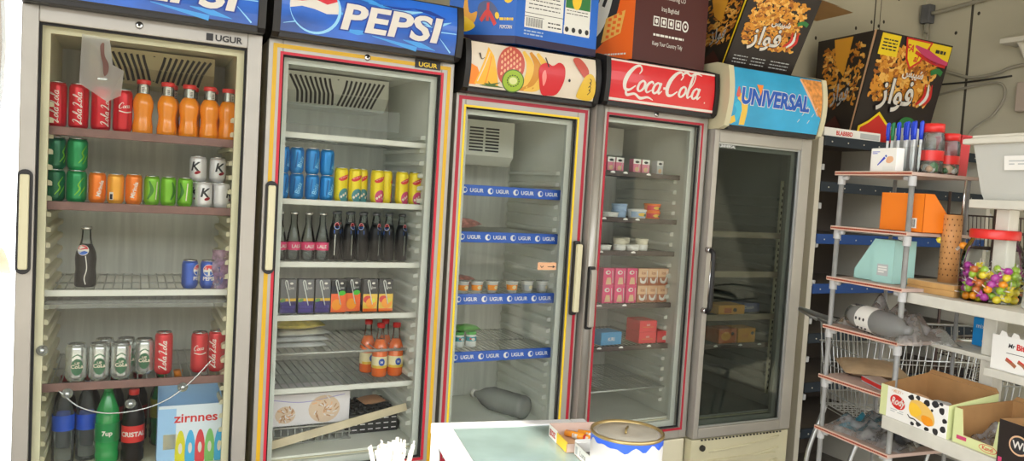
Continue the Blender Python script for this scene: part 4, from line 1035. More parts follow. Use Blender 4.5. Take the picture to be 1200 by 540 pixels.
place(mn, 3, [(x, .14, z[3] + .0762) for x in bx], rowlab('brown milk carton in the upper row, %s of three', 3), 'brown milk cartons')
def flat_box(name, label, cat, loc, sx, sy, sz, m, decal=None, rz=0, group=None, flap=True):
    root = thing(name, label, cat, loc, rz, group)
    mb = MB(); mb.box(-sx / 2, -sy / 2, 0, sx / 2, sy / 2, sz, m, .0015)
    if decal: decal(Art(mb, lambda x, zz, k: (x, -sy / 2 - .0002 * k, zz)))
    mb.build('carton', root)
    if flap:
        mb = MB(); mb.box(-sx / 2 + .003, -sy / 2 + .003, sz, sx / 2 - .003, sy / 2 - .003, sz + .0012, m); mb.build('lid_flap', root)
    return root
dr = lambda A: (A.rect(-.03, .018, .03, .022, 'box_rust'), A.text('deli', 0, .026, .014, 'sign_white'))
flat_box('red_box', 'lower bright red box of the left stack in the red-sign fridge', 'box', W(3, .432, .17, z[4]), .095, .10, .052, 'box_scarlet', dr, 0, 'bright red boxes')
flat_box('red_box', 'upper bright red box of the left stack in the red-sign fridge', 'box', W(3, .432, .17, z[4] + .0535), .095, .10, .048, 'box_scarlet', dr, 0, 'bright red boxes')
flat_box('red_box', 'single bright red box right of the stacked red boxes', 'box', W(3, .534, .165, z[4]), .085, .10, .052, 'box_scarlet', dr, -.1, 'bright red boxes')
flat_box('blue_box', 'blue printed packet box at the left of the red boxes', 'box', W(3, .235, .17, z[4]), .115, .09, .055, 'box_azure', lambda A: A.text('KIRI', 0, .018, .022, 'sign_white'), .1)
# F5
dy = lambda A: (A.rect(-.045, .006, .0, .030, 'box_rust'), A.ell(.02, .02, .012, .009, 'dark_print'))
flat_box('pastry_box', 'low yellow box at the left of the third shelf, dim fridge', 'box', W(4, .27, .16, .984), .16, .10, .042, 'box_amber', dy)
flat_box('pastry_box', 'navy blue box with white writing beside the yellow box, dim fridge', 'box', W(4, .42, .20, .984), .13, .09, .042, 'pack_navy', lambda A: A.text('Danish', 0, .016, .022, 'sign_white'))
flat_box('pastry_box', 'orange box at the left of the lowest stocked shelf, dim fridge', 'box', W(4, .28, .18, .8412), .11, .09, .068, 'box_rust', lambda A: (A.ell(-.01, .034, .03, .02, 'box_amber'), A.ell(.03, .045, .01, .008, 'dark_print')))
flat_box('pastry_box', 'amber box right of the orange box, dim fridge', 'box', W(4, .398, .18, .8412), .11, .09, .068, 'box_amber', lambda A: (A.text('roll', -.01, .024, .03, 'box_rust'), A.ell(.036, .045, .010, .008, 'dark_print')))

# ------------------------------------------------------------------ cartons on top of the fridges
mat('carton_blue', '0d63c8', .4, vary=.1, scale=5); mat('carton_band', '2a1f3f', .5); mat('pop_yellow', 'f2c92a', .4); mat('pop_amber', 'e6a32a', .4); mat('carton_maroon', '4a1714', .45); mat('carton_orange', 'ef6a1e', .4); mat('carton_black', '231a18', .45); mat('carton_kraft', 'b48a55', .75, vary=.1, scale=8); mat('chip_amber', 'd9912c', .45); mat('chip_deep', 'a8611c', .5); mat('chip_light', 'efb95a', .45); mat('label_yellow', 'f0d21c', .45); mat('label_red', 'cf2a24', .4); mat('leaf_dark', '2d7a3c', .5)
sheer('plastic_wrap', 'f0f0f0', 1.4, .1)
def carton(mb, pts_b, pts_t, m, z0, z1):
    """tapered box: bottom and top outline (4 points each, front-left first, counter-clockwise from above)"""
    v = [(x, y, z0) for x, y in pts_b] + [(x, y, z1) for x, y in pts_t]
    mb.add(v, [(3, 2, 1, 0), (4, 5, 6, 7), (0, 1, 5, 4), (1, 2, 6, 5), (2, 3, 7, 6), (3, 0, 4), (3, 4, 7)], m)
def face_fn(p0, p1, p2, p3, eps=.0005):
    """artwork on the quad p0 (bottom left) p1 (bottom right) p2 (top right) p3 (top left), u and v from 0 to 1"""
    p0, p1, p2, p3 = map(Vector, (p0, p1, p2, p3)); n = (p1 - p0).cross(p3 - p0).normalized()
    return lambda u, v, k: (p0 * (1 - u) * (1 - v) + p1 * u * (1 - v) + p2 * u * v + p3 * (1 - u) * v) + n * eps * k
def face_tri(p0, p1, p2, p3, eps=.0006):
    p0, p1, p2, p3 = map(Vector, (p0, p1, p2, p3)); n = ((p1 - p0).cross(p2 - p0).normalized() + (p2 - p0).cross(p3 - p0).normalized()).normalized()
    return lambda u, v, k: (p0 + (p1 - p0) * u + (p2 - p1) * v if v <= u else p0 + (p3 - p0) * v + (p2 - p3) * u) + n * (eps * k + .0006)
def chips(A, u0, v0, u1, v1, n, seed, sx=.05, sy=.05):
    r2 = random.Random(seed); A.inc = 0
    for q in range(n):
        u = u0 + (u1 - u0) * r2.random(); v = v0 + (v1 - v0) * r2.random(); a = r2.random() * 6.3; A.k = 2 + (q % 20) * .12
        P = [(u + sx * math.cos(a), v + sy * math.sin(a)), (u + .4 * sx * math.cos(a + 1.6), v + .4 * sy * math.sin(a + 1.6)), (u - sx * math.cos(a + .4), v - sy * math.sin(a + .4))]
        A.ribbon(P, [.02, .034, .02], r2.choice(['chip_amber', 'chip_amber', 'chip_deep', 'chip_light']), 3)
    A.inc = 1; A.k = 6
def lines(A, u0, v0, u1, v1, n, m, th=.008):
    r2 = random.Random(int(u0 * 991 + v0 * 77)); 
    for q in range(n):
        v = v1 - (v1 - v0) * (q + .5) / n; k = A.k; u = u0
        while u < u1 - .01:
            e = min(u1, u + r2.uniform(.015, .06)); A.k = k; A.rect(u, v - th / 2, e, v + th / 2, m); u = e + .01
        A.k = k
# blue popcorn carton on the fruit-sign fridge: left and right faces meet at a near corner
zt3 = 2.034 + .0165
root = thing('popcorn_carton', 'blue popcorn carton with yellow artwork standing on the fruit-sign fridge', 'carton', (1.281, 2.575, zt3))
ang = R_(1.5); ux = Vector((math.cos(ang), math.sin(ang), 0)); la = R_(143); uy = Vector((math.cos(la), math.sin(la), 0))
B = Vector((0, 0, 0)); Rr = ux * .368; L = uy * .26; Hh = Vector((0, 0, .34))
mb = MB(); carton(mb, [B[:2], Rr[:2], (Rr + L)[:2], L[:2]], [B[:2], Rr[:2], (Rr + L)[:2], L[:2]], 'carton_blue', 0, .34)
A = Art(mb, face_fn(B, Rr, Rr + Hh, B + Hh))
A.rect(0, 0, 1, .085, 'carton_band'); A.k = 1
A.rect(.10, .20, .56, .98, 'tub_white'); A.k = 1; A.rect(.58, .20, .90, .98, 'tub_white'); A.k = 2
A.rect(.585, .50, .895, .975, 'leaf_dark'); A.k = 3; A.ell(.72, .62, .06, .13, 'pop_yellow'); A.ribbon([(.62, .52), (.66, .66)], .03, 'leaf_dark'); A.k = 2
A.rect(.10, .36, .56, .366, 'dark_print'); A.k = 2; A.rect(.10, .32, .33, .326, 'dark_print'); A.k = 2
for q in range(20): A.rect(.12 + q * .010, .215, .12 + q * .010 + (.003 if q % 3 else .006), .31, 'dark_print'); A.k = 2
lines(A, .14, .40, .52, .66, 6, 'dark_print', .010); lines(A, .38, .22, .54, .31, 2, 'dark_print', .014); lines(A, .60, .42, .88, .49, 2, 'dark_print', .008)
A.k = 1
lines(A, .10, .11, .33, .18, 2, 'tub_blue', .016)
for q in range(4):
    A.k = 2; A.rect(.575 + q * .085, .215 - .0, .65 + q * .085, .30, 'tub_white'); A.k = 3; A.ell(.612 + q * .085, .257, .024, .030, 'dark_print')
def face2(A):
    A.rect(0, 0, 1, .085, 'carton_band'); A.k = 1
    A.blob([(.14, .20), (.10, .36), (.20, .335), (.24, .62), (.30, .335), (.42, .34), (.36, .20)], 'pop_amber', 4); A.blob([(.12, .14), (.05, .22), (.16, .30), (.30, .26), (.40, .18), (.28, .12)], 'pop_yellow', 4)
    A.k = 3; A.blob([(.44, .55), (.38, .72), (.50, .98), (.74, .98), (.76, .68), (.66, .56), (.60, .48), (.52, .56)], 'pop_yellow', 4); A.ribbon([(.50, .70), (.60, .92)], .05, 'label_red'); A.ribbon([(.62, .66), (.66, .86)], .04, 'label_red')
    A.k = 3; A.blob([(.46, .26), (.44, .42), (.60, .46), (.74, .335), (.70, .24)], 'pack_navy', 4); A.ribbon([(.48, .24), (.58, .34), (.70, .20)], .05, 'label_red'); A.ribbon([(.58, .44), (.58, .24)], .04, 'label_red')
    A.k = 3; A.blob([(.80, .50), (.84, .62), (.92, .60), (.94, .48), (.86, .44)], 'pop_yellow', 4); A.ell(.76, .60, .02, .03, 'pop_yellow'); A.ell(.72, .30, .03, .04, 'pop_yellow', 30)
    A.text('POPCORN', .86, .16, .055, 'tub_white', bold=.02, sx=.7)
    A.k = 5; lines(A, .76, .24, .96, .29, 1, 'pop_yellow', .03)
A = Art(mb, face_fn(L, B, B + Hh, L + Hh)); face2(A); mb.build('carton', root)
mb = MB(); mb.box(.02, .06, .34, .36, .25, .342, 'carton_blue'); mb.build('lid_flap', root)
# maroon biscuit carton with an orange side
zt4 = 2.048 + .0165
root = thing('biscuit_carton', 'dark maroon biscuit carton with orange corner on the red-sign fridge', 'carton', (1.735, 2.58, zt4))
mb = MB(); b = [(.088, 0), (.478, .012), (.478, .26), (-.05, .26), ]; carton(mb, b, b, 'carton_maroon', 0, .36)
A = Art(mb, face_fn((.088, 0, 0), (.478, .012, 0), (.478, .012, .36), (.088, 0, .36)))
A.text('Manufacturing CO', .50, .74, .075, 'tub_white', sx=.62); A.k = 1; A.text('Iraq Baghdad', .47, .60, .075, 'tub_white', sx=.62); A.k = 1
A.text('Keep Your Country Tidy', .46, .20, .068, 'tub_white', sx=.60); A.k = 1; lines(A, .26, .30, .68, .34, 1, 'tub_white', .025); A.k = 1; lines(A, .34, .86, .72, .92, 1, 'tub_white', .04)
for q in range(4): A.k = 1; A.rect(.25 + q * .10, .42, .33 + q * .10, .53, 'tub_white'); A.k = 2; A.rect(.262 + q * .10, .435, .318 + q * .10, .515, 'carton_maroon'); A.k = 3; A.ell(.29 + q * .10, .475, .018, .028, 'tub_white')
A.k = 1; A.ell(.69, .475, .045, .065, 'tub_white'); A.ell(.69, .475, .03, .045, 'carton_maroon'); A.ell(.69, .475, .014, .02, 'tub_white')
A = Art(mb, face_fn((-.05, .26, 0), (.088, 0, 0), (.088, 0, .36), (-.05, .26, .36)))
A.rect(0, 0, 1, 1, 'carton_orange'); A.blob([(.0, .08), (.0, 1.0), (.70, 1.0), (.74, .60), (.52, .20), (.2, .04)], 'dark_print', 5); A.blob([(.0, .22), (.0, 1.0), (.60, 1.0), (.62, .62), (.42, .28)], 'tub_white', 5)
A.ell(.12, .50, .10, .10, 'dark_print'); A.ell(.12, .50, .055, .06, 'tub_white'); A.k -= 2; A.ell(.34, .72, .10, .10, 'dark_print'); A.ell(.34, .72, .055, .06, 'tub_white'); A.k -= 2; A.ribbon([(.46, .98), (.56, .80), (.50, .62)], .05, 'dark_print')
A.k += 1; A.poly([(.50, .20), (.80, .30), (.86, .56), (.56, .48)], 'chip_light'); k = A.k
for q in range(3):
    for r in range(4): A.k = k; A.rect(.57 + .08 * q + .01 * r, .25 + .03 * q + .065 * r, .62 + .08 * q + .01 * r, .285 + .03 * q + .065 * r, 'carton_orange')
A.k = 2; lines(A, .45, .04, .9, .09, 1, 'tub_white', .02)
mb.build('carton', root)
# black cartons of curls
AR_BIG = '\ufeaf\ufe8d\ufeee\ufed3'; AR_SMALL = '\ufeb2\ufe92\ufef4\ufeb7'; AR_SIDE = '\ufea6\ufeb3\ufe8e\ufeb3'
def curls_face(A, full=True, seed=1):
    chips(A, .10, .42 if full else .30, .86, .90, 430, seed, .038, .028)
    if full:
        A.rect(.06, .80, .30, .985, 'label_yellow'); A.k -= 1; A.rect(.70, .84, .985, .985, 'label_yellow'); A.k += 1
        lines(A, .09, .84, .27, .95, 4, 'dark_print', .012); A.k += 1; lines(A, .78, .90, .92, .94, 1, 'dark_print', .03)
        A.k += 1; A.poly([(.36, .99), (.72, .99), (.62, .80), (.50, .72), (.42, .80)], 'label_red'); A.poly([(.385, .975), (.69, .975), (.60, .81), (.50, .742), (.44, .81)], 'label_yellow')
        A.text('FA', .44, .875, .085, 'label_red', bold=.03, shear=.2); A.k -= 1; A.text('al', .545, .795, .085, 'label_red', bold=.03, shear=.2); A.k -= 1
        A.ribbon([(.50, .93), (.68, .88), (.84, .84), (.98, .83)], [.02, .08, .07, .03], 'berry_pink'); A.k -= 1; A.ribbon([(.52, .88), (.75, .82), (.96, .80)], .03, 'label_red')
        A.poly([(.06, .0), (.05, .16), (.16, .22), (.27, .31), (.40, .22), (.56, .15), (.56, .0)], 'label_yellow'); A.poly([(.08, .0), (.08, .15), (.17, .20), (.27, .28), (.39, .20), (.52, .14), (.53, .0)], 'label_red'); A.k -= 1
        A.blob([(.54, .03), (.53, .20), (.60, .29), (.74, .28), (.79, .18), (.74, .02)], 'leaf_dark', 4); A.ell(.86, .03, .06, .03, 'label_yellow')
    A.k += 1
    y = .42 if full else .36
    for b, m in ((.05, 'dark_print'), (.022, 'sign_white')): A.text(AR_BIG, .43, y - .02, .30, m, bold=b, sx=.95)
    for q in range(3): A.ribbon([(.70 + .05 * q, y + .0), (.78 + .04 * q, y + .08), (.76 + .045 * q, y + .20)], [.02, .045, .012], ['label_red', 'tub_white', 'label_red'][q]); A.k -= .6
    A.k += 1; A.text(AR_SMALL, .56, y + .235, .10, 'tub_white', bold=.03)
    A.k += 1; A.ribbon([(.78, y + .30), (.86, y + .33), (.93, y + .31)], .05, 'leaf_dark')
def lean_box(name, label, loc, w, d, h, lean, side, seed, full):
    root = thing(name, label, 'carton', loc)
    mb = MB(); b = [(0, 0), (w, 0), (w, d), (-side, d)]; tp = [(0, -lean), (w, -lean), (w, d), (-side, d)]
    carton(mb, b, tp, 'carton_black', 0, h)
    A = Art(mb, face_fn((0, 0, 0), (w, 0, 0), (w, -lean, h), (0, -lean, h))); curls_face(A, full, seed)
    if not full:
        A.k = 2; A.poly([(.02, .86), (.02, 1), (.20, 1), (.16, .88)], 'label_yellow')
        for q in range(3): A.k = 2; lines(A, [.08, .34, .62][q], .06, [.28, .54, .90][q], .18, 3, 'yog_grey', .012)
    A = Art(mb, face_tri((-side, d, 0), (0, 0, 0), (0, -lean, h), (-side, d, h)))
    chips(A, .15, .35, .85, .90, 120, seed + 5, .06, .03); A.poly([(.30, .98), (.62, .98), (.5, .62), (.36, .74)], 'pop_amber')
    A.k += 1; A.text(AR_BIG, .50, .40, .22, 'yog_grey', bold=.01, sx=1.1); A.k += 1; A.poly([(.10, .0), (.2, .14), (.5, .26), (.8, .1), (.84, .0)], 'carton_maroon')
    A.k += 1; A.rect(.965, 0, 1, 1, 'label_yellow' if not full else 'milk_tan')
    mb.build('carton', root)
    return root
zt5 = 2.085 + .0165
o = lean_box('snack_carton', 'black snack carton with curls picture on the light-blue-sign fridge', (2.330, 2.60, zt5), .407, .26, .325, .150, -.045, 11, False)
mb = MB(); mb.add([(-.01, -.152, .326), (.407, -.152, .326), (.60, -.10, .335), (.42, .05, .40)], [(0, 1, 2, 3)], 'carton_kraft'); mb.add([(.409, -.150, .326), (.409, .1, .326), (.66, .10, .315), (.60, -.16, .300)], [(0, 1, 2, 3)], 'carton_kraft')
mb.build('open_flap', o)
# ------------------------------------------------------------------ dark wall shelving behind, with the second snack carton
mat('gondola_navy', '15222e', .5); mat('gondola_blue', '123f7d', .5); mat('gondola_back', '4a4036', .7, vary=.1, scale=6); mat('gondola_deck', '5c5349', .6, vary=.1, scale=10); mat('upright_white', 'c9c3b2', .5)
mat('pvc_grey', '8f8f8c', .45, vary=.22, scale=40, stretch=(1, 1, .4)); mat('pvc_white', 'b4b4b3', .4); mat('board_pink', 'c3aca0', .65, vary=.10, scale=14); mat('edge_rust', 'b4512f', .55); mat('edge_pale', 'cfb3a2', .6); mat('edge_dot', '5c1f17', .6)
mat('unit_white', 'cfccc0', .55, vary=.10, scale=12, stretch=(1, 4, 1)); mat('tub_haze', 'c4c4bd', .45, vary=.05, scale=4); mat('lid_white', 'd6d2c4', .5)
mat('pen_blue', '1f3fc0', .35); mat('pen_green', '1f7a4a', .35); mat('bin_red', 'c01f2c', .4); mat('display_orange', 'f0801c', .45); mat('display_mint', 'a9d6cf', .5); mat('wood_ply', 'c79a5f', .55, vary=.15, scale=20); mat('wood_top', 'b9a284', .6, vary=.12, scale=16); mat('wood_hole', '6a4526', .8)
mat('lolly_yellow', 'e8d338', .3, coat=.5); mat('lolly_orange', 'f39a1d', .3, coat=.5); mat('lolly_green', '9dbf3a', .3, coat=.5); mat('lolly_purple', 'b03a9a', .3, coat=.5); mat('lolly_rust', 'c9723a', .3, coat=.5)
mat('wire_dark', '4a3a34', .5, .4); mat('wire_chrome', 'b4b6b4', .3, .8); mat('cow_white', 'eeece6', .45); mat('carton_lime', 'd5dba0', .5); mat('kraft_in', 'a97f50', .75, vary=.12, scale=14); mat('croissant', 'e9bd62', .5); mat('yolk', 'f6c53a', .45); mat('cable_grey', '9b9686', .5); mat('cable_black', '2b2a28', .5); mat('socket_grey', 'b9aa9c', .5); mat('kraft_bag', 'b99f7c', .5, vary=.2, scale=18); mat('packet_cyan', '1f8fd8', .4)
root = thing('display_shelving', 'dark wall shelving with navy shelf edges to the right of the dim fridge', 'shelving', (3.13, 2.75, 0))
for x in (0, .74, 1.46):
    mb = MB(); mb.box(x, 0, 0, x + .035, .50, 1.86 if x else 1.87, 'upright_white', .003)
    for q in range(8): mb.box(x + (.035 if x == 0 else .035), -.002, .30 + q * .2, x + .055, .02, .33 + q * .2, 'pvc_white', .003)
    mb.build('upright', root)
mb = MB(); mb.box(.0, .47, 0, 1.49, .50, 1.86, 'gondola_back'); mb.build('back_panel', root)
for k, z in enumerate((1.86, 1.625, 1.355, 1.095, .835, .575, .33)):
    mb = MB(); mb.box(.036, .01, z - .006, 1.459, .47, z + .014, 'gondola_deck'); sh = mb.build('shelf', root)
    mb = MB(); mb.box(.036, -.006, z - .036, 1.459, .009, z + .016, 'gondola_blue' if k in (2, 3) else 'gondola_navy', .003)
    for q in range(12): mb.cyl(.004, .0, .002, 'upright_white', 6, (.09 + q * .12, -.008, z - .012), 'y')
    mb.build('shelf_edge', sh)
lean_box('snack_carton', 'black snack carton with curls picture standing on the dark wall shelving', (3.555, 2.92, 1.875), .64, .29, .60, .13, -.03, 23, True)
root = thing('flat_carton', 'long flat white carton with red lettering on top of the dark shelving', 'box', (3.175, 2.76, 1.8745))
mb = MB(); mb.box(0, 0, 0, .43, .08, .045, 'cow_white', .002); A = Art(mb, lambda x, z, k: (x, -.0003 * k, z)); A.text('BLABBBD', .15, .012, .030, 'label_red', bold=.04); A.rect(.27, .008, .42, .036, 'yog_grey'); mb.build('carton', root)
mb = MB(); mb.box(.002, .002, .045, .428, .078, .0462, 'cow_white'); mb.build('lid_flap', root)

# ------------------------------------------------------------------ shopping trolley behind the rack
root = thing('shopping_trolley', 'chrome wire shopping trolley parked behind the narrow shelf rack', 'trolley', (2.74, 1.98, 0), R_(-22))
mb = MB(); x0, x1, y0, y1, z0, z1 = -.16, .55, -.10, .28, .66, 1.02
for z in (z0, .72, .84, .93, z1):
    t = (z - z0) / (z1 - z0); e = .05 * (1 - t)
    mb.tube([(x0 + e, y0 + e, z), (x1 - e, y0 + e, z), (x1 - e, y1 - e, z), (x0 + e, y1 - e, z)], .003 if z < z1 else .006, 'wire_chrome', 6, closed=True)
for q in range(23):
    x = x0 + .02 + q * .03
    mb.tube([(x, y0, z1), (x, y0 + .05, z0), (x, y1 - .05, z0), (x, y1, z1)], .0022, 'wire_chrome', 5)
for q in range(11):
    y = y0 + .03 + q * .032
    mb.tube([(x0, y, z1), (x0 + .05, y, z0), (x1 - .05, y, z0), (x1, y, z1)], .0022, 'wire_chrome', 5)
mb.build('basket', root)
mb = MB(); mb.tube(catmull([(x0, y0, z1), (x0 - .08, y0, z1 + .04), (x0 - .10, (y0 + y1) / 2, z1 + .045), (x0 - .08, y1, z1 + .04), (x0, y1, z1)], 6), .011, 'wire_chrome', 9); mb.build('handle', root)
mb = MB()
for y in (y0 + .04, y1 - .04): mb.tube(catmull([(x0 + .05, y, z0), (x0 - .02, y, .40), (x0 + .02, y, .16), (x1 - .05, y, .13)], 6), .010, 'wire_chrome', 8); mb.tube([(x1 - .12, y, z0), (x1 - .25, y, .14)], .008, 'wire_chrome', 8)
mb.tube([(x0 + .02, y0 + .04, .16), (x0 + .02, y1 - .04, .16)], .008, 'wire_chrome', 8); mb.build('undercarriage', root)
for x in (x0 + .05, x1 - .08):
    for y in (y0 + .04, y1 - .04): mb = MB(); mb.cyl(.05, -.014, .014, 'black_plastic', 18, (x, y, .05), 'y'); mb.box(x - .008, y - .016, .05, x + .008, y + .016, .15, 'wire_chrome'); mb.build('caster', root)

# ------------------------------------------------------------------ narrow pipe rack
RKo, RKa = (2.086, 1.727), R_(-95.5)
def RK(x, y, z): return (RKo[0] + x * math.cos(RKa) - y * math.sin(RKa), RKo[1] + x * math.sin(RKa) + y * math.cos(RKa), z)
root = thing('pipe_rack', 'narrow rack of grey pipes and pinkish boards with rust-red dotted edges', 'rack', RK(0, 0, 0), RKa)
levels = [1.625, 1.447, 1.280, 1.120, .953, .780, .61, .44, .27, .10]
for x in (0, .27):
    for y in (0, .235):
        mb = MB(); mb.tube([(x, y, 0), (x, y, 1.612)], .0080 if y == 0 else .006, 'pvc_grey', 12)
        if y == 0:
            for z in levels:
                s = 1 if x == 0 else -1
                mb.cyl(.0118, z - .042, z - .013, 'pvc_white', 14, (x, y, 0)); mb.tube(catmull([(x, y, z - .030), (x + s * .006, y, z - .021), (x + s * .026, y, z - .0185)], 4), .0085, 'pvc_white', 10)
        mb.build('post', root)
for z in levels:
    mb = MB(); mb.box(-.012, -.016, z - .011, .282, .262, z - .001, 'board_pink'); b = mb.build('shelf_board', root)
    mb = MB(); mb.box(-.013, -.0185, z - .0125, .283, -.016, z + .0005, 'edge_pale'); mb.box(-.012, -.0187, z - .0085, .282, -.0184, z - .0035, 'edge_rust')
    for q in range(48): mb.box(-.010 + q * .0061, -.0189, z - .0082, -.0072 + q * .0061, -.0186, z - .0038, 'edge_dot')
    mb.build('dotted_edge', b)
def rk(name, label, cat, x, y, z, rz=0, group=None): return thing(name, label, cat, RK(x, y, z + .0004), RKa + rz, group)
# pens
root = rk('pen_box', 'small white card box with a pen drawing on the top rack board', 'box', .155, .020, 1.625)
mb = MB(); mb.box(-.048, -.016, 0, .048, .016, .072, 'cow_white', .001); A = Art(mb, lambda x, z, k: (x, -.0162 - .0002 * k, z)); A.ribbon([(-.020, .020), (.006, .044)], [.003, .008], 'pen_blue', smooth=False); A.ribbon([(.008, .046), (.012, .050)], .007, 'label_blue', smooth=False); A.blob([(.012, .03), (.016, .045), (.034, .046), (.038, .034), (.026, .026)], 'fruit_tan', 4); A.k = 1; lines(A, -.042, .054, -.014, .064, 2, 'pen_blue', .002); A.k = 1; A.rect(.0, .004, .04, .016, 'tub_white'); mb.build('card_box', root)
mb = MB(); mb.box(-.046, -.014, .072, .046, .014, .0728, 'cow_white'); mb.build('lid_flap', root)
root = rk('pen_holder', 'clear plastic holder full of pens behind the white pen box', 'holder', .172, .068, 1.625)
sheer('acrylic', 'f8fafa', 1.2, .03); sheer('jar_clear', 'f4f6f6', 1.4, .04, haze=.14, hazec='e4e4de')
mb = MB()
for (a, b, c, d, e, f) in ((-.072, -.026, 0, .072, .026, .003), (-.072, -.026, .003, .072, -.024, .078), (-.072, .024, .003, .072, .026, .10), (-.072, -.024, .003, -.070, .024, .09), (.070, -.024, .003, .072, .024, .09)): mb.box(a, b, c, d, e, f, 'acrylic')
mb.build('holder', root)
def pen(m):
    r = thing('pen', '', 'pen')
    mb = MB(); mb.lathe([(.001, 0), (.0035, .012), (.0040, .014), (.0040, .10)], 'straw_clear', 10); mb.build('barrel', r)
    mb = MB(); mb.lathe([(.0052, .098), (.0056, .120), (.0054, .150), (.0035, .154), (0, .155)], m, 10); mb.box(-.0015, -.0085, .112, .0015, -.005, .15, m); mb.build('cap', r)
    return r
pbk, pgk = pen('pen_blue'), pen('pen_green')
def pen_put(p, x, y, lab, first, tilt):
    o = p if first else copy_thing(p, (0, 0, 0), 0)
    o.location = RK(x, y, 1.6288); o.rotation_euler = (0, tilt, RKa); o['label'] = lab; o['group'] = 'pens in the clear holder'
xs = [.113, .141, .155, .169, .183, .197, .211, .224]
for k, x in enumerate(xs): pen_put(pbk, x, .062 + .010 * (k % 2), '%s blue-capped pen in the clear pen holder' % (ORD[:7] + ['rightmost'])[k], k == 0, .02 * math.sin(k * 2.1))
pen_put(pgk, .127, .062, 'green-capped pen among the blue pens in the clear holder', True, .03)
# sweet jars
def sweet_jar(label, x, y, r, h):
    root = rk('plastic_jar', label, 'jar', x, y, 1.625)
    mb = MB(); mb.lathe([(r * .92, 0), (r, .006), (r, h * .72), (r * .86, h * .84)], 'jar_clear', 24, cap=False); mb.lathe([(r * .9, .001), (0, .001)], 'acrylic', 24, cap=False); mb.build('jar', root)
    mb = MB(); mb.lathe([(r * .90, h * .83), (r * .92, h), (0, h)], 'cap_red', 24); mb.build('lid', root)
    mb = MB(); mb.lathe([(r * 1.006, h * .26), (r * 1.006, h * .46)], 'label_red', 24, cap=False); mb.build('label_band', root)
    mb = MB(); r2 = random.Random(int(x * 1000))
    for q in range(9): mb.lathe([(0, -.011), (.009, -.006), (.011, 0), (.009, .006), (0, .011)], ['cow_white', 'milk_tan', 'leaf_dark'][q % 3], 8, (r2.uniform(-.5, .5) * r, r2.uniform(-.5, .5) * r, .014 + .006 * (q // 4)))
    mb.build('sweets', root); root.children[-1]['kind'] = 'stuff'
sweet_jar('taller clear jar with red lid and red label beside the pens', .236, .108, .034, .150); sweet_jar('shorter clear jar with red lid at the right end of the top rack board', .244, .172, .030, .125)
root = thing('storage_bin', 'red plastic bin standing behind the shorter jar beside the large tub', 'bin', RK(.20, .236, 1.6254), RKa)
mb = MB(); mb.prism([(-.040, 0), (.040, 0), (.045, .125), (-.045, .125)], -.015, .024, 'bin_red', 'y'); mb.build('bin', root); mb = MB(); mb.box(-.048, -.018, .120,   .048, .027, .127, 'bin_red', .002); mb.build('rim', root)
root = rk('receipt_gadget', 'small pale grey gadget with a black square behind the red-lidded jars', 'gadget', .085, .17, 1.625)
mb = MB(); mb.box(-.032, -.03, 0, .032, .02, .150, 'yog_grey', .004); A = Art(mb, lambda x, z, k: (x, -.0302 - .0002 * k, z)); A.rect(-.012, .128, .006, .144, 'dark_print'); mb.build('casing', root); mb = MB(); mb.box(-.028, -.034, .02, .028, -.0305, .06, 'tub_white', .001); mb.build('front_plate', root)
# display boxes with sloping sides
def slope_box(name, label, x, y, z, w, h, d0, d1, m, side):
    root = rk(name, label, 'display box', x, y, z)
    mb = MB(); t = .002
    if side == 'right':   # front panel w wide, side sloping away to the back
        prof = [(0, 0), (d0, 0), (d0, h * .25), (d0 * .3, h), (0, h)]
        mb.box(0, 0, 0, w, t, h, m); mb.box(0, d0 - t, 0, w, d0, h * .25, m); mb.box(0, 0, 0, w, d0, t, m)
        for a in (0, w - t): mb.prism(prof, a, a + t, m, 'x')
    else:
        prof = [(0, 0), (w, 0), (w, h), (w - .004, h), (0, h * .25)]
        mb.box(w * .48, 0, 0, w, t, h, m)
    A = Art(mb, lambda u, v, k: (u, -.0003 * k, v)); A.rect(w * .66, h * .10, w * .86, h * .36, 'cow_white')
    for q in range(8): A.k = 2; A.rect(w * .68 + q * w * .02, h * .13, w * .68 + q * w * .02 + w * (.008 if q % 3 else .014), h * .33, 'dark_print')
    mb.build('carton', root, recalc=True)
    return root
o = slope_box('display_box', 'bright orange open display box with sloping side on the second rack board', .140, .028, 1.447, .155, .115, .125, 0, 'display_orange', 'right')
mb = MB(); mb.box(.152, .002, .003, .1535, .04, .10, 'display_orange'); mb.build('side_flap', o)
root = rk('display_box', 'mint green display box with sloping left side on the third rack board', 'display box', .112, .045, 1.280)
mb = MB(); h, w = .135, .078
mb.prism([(0, 0), (.078, 0), (.078, h), (0, h)], -.0005, .0015, 'display_mint', 'y')
mb.prism([(0, 0), (0, h), (-.01, h), (-.085, h * .22), (-.085, 0)][::-1], .012, .014, 'display_mint', 'y'); mb.prism([(0, 0), (0, h), (-.01, h), (-.085, h * .22), (-.085, 0)][::-1], .088, .090, 'display_mint', 'y')
mb.box(-.085, .012, 0, -.083, .09, h * .22, 'display_mint'); mb.box(-.085, .012, 0, .078, .09, .002, 'display_mint'); mb.box(-.01, .012, h - .002, .078, .09, h, 'display_mint'); mb.box(.076, 0, 0, .078, .09, h, 'display_mint'); mb.box(-.0012, .0, 0, .0012, .09, h, 'display_mint')
A = Art(mb, lambda u, v, k: (u, -.0006 - .0003 * k, v)); A.rect(.018, .022, .060, .058, 'yog_grey'); lines(A, .022, .03, .055, .053, 3, 'tub_white', .005)
mb.build('carton', root, recalc=True)
mb = MB(); mb.box(-.075, .02, .036, -.02, .08, .038, 'pen_blue'); mb.build('insert_card', root)
mb = MB()
for q in range(4): mb.box(-.06 + .006 * q, -.05, .001 + .004 * q, .07 - .003 * q, .05 - .006 * q, .0045 + .004 * q, ['cow_white', 'label_blue', 'cow_white', 'tub_white'][q])
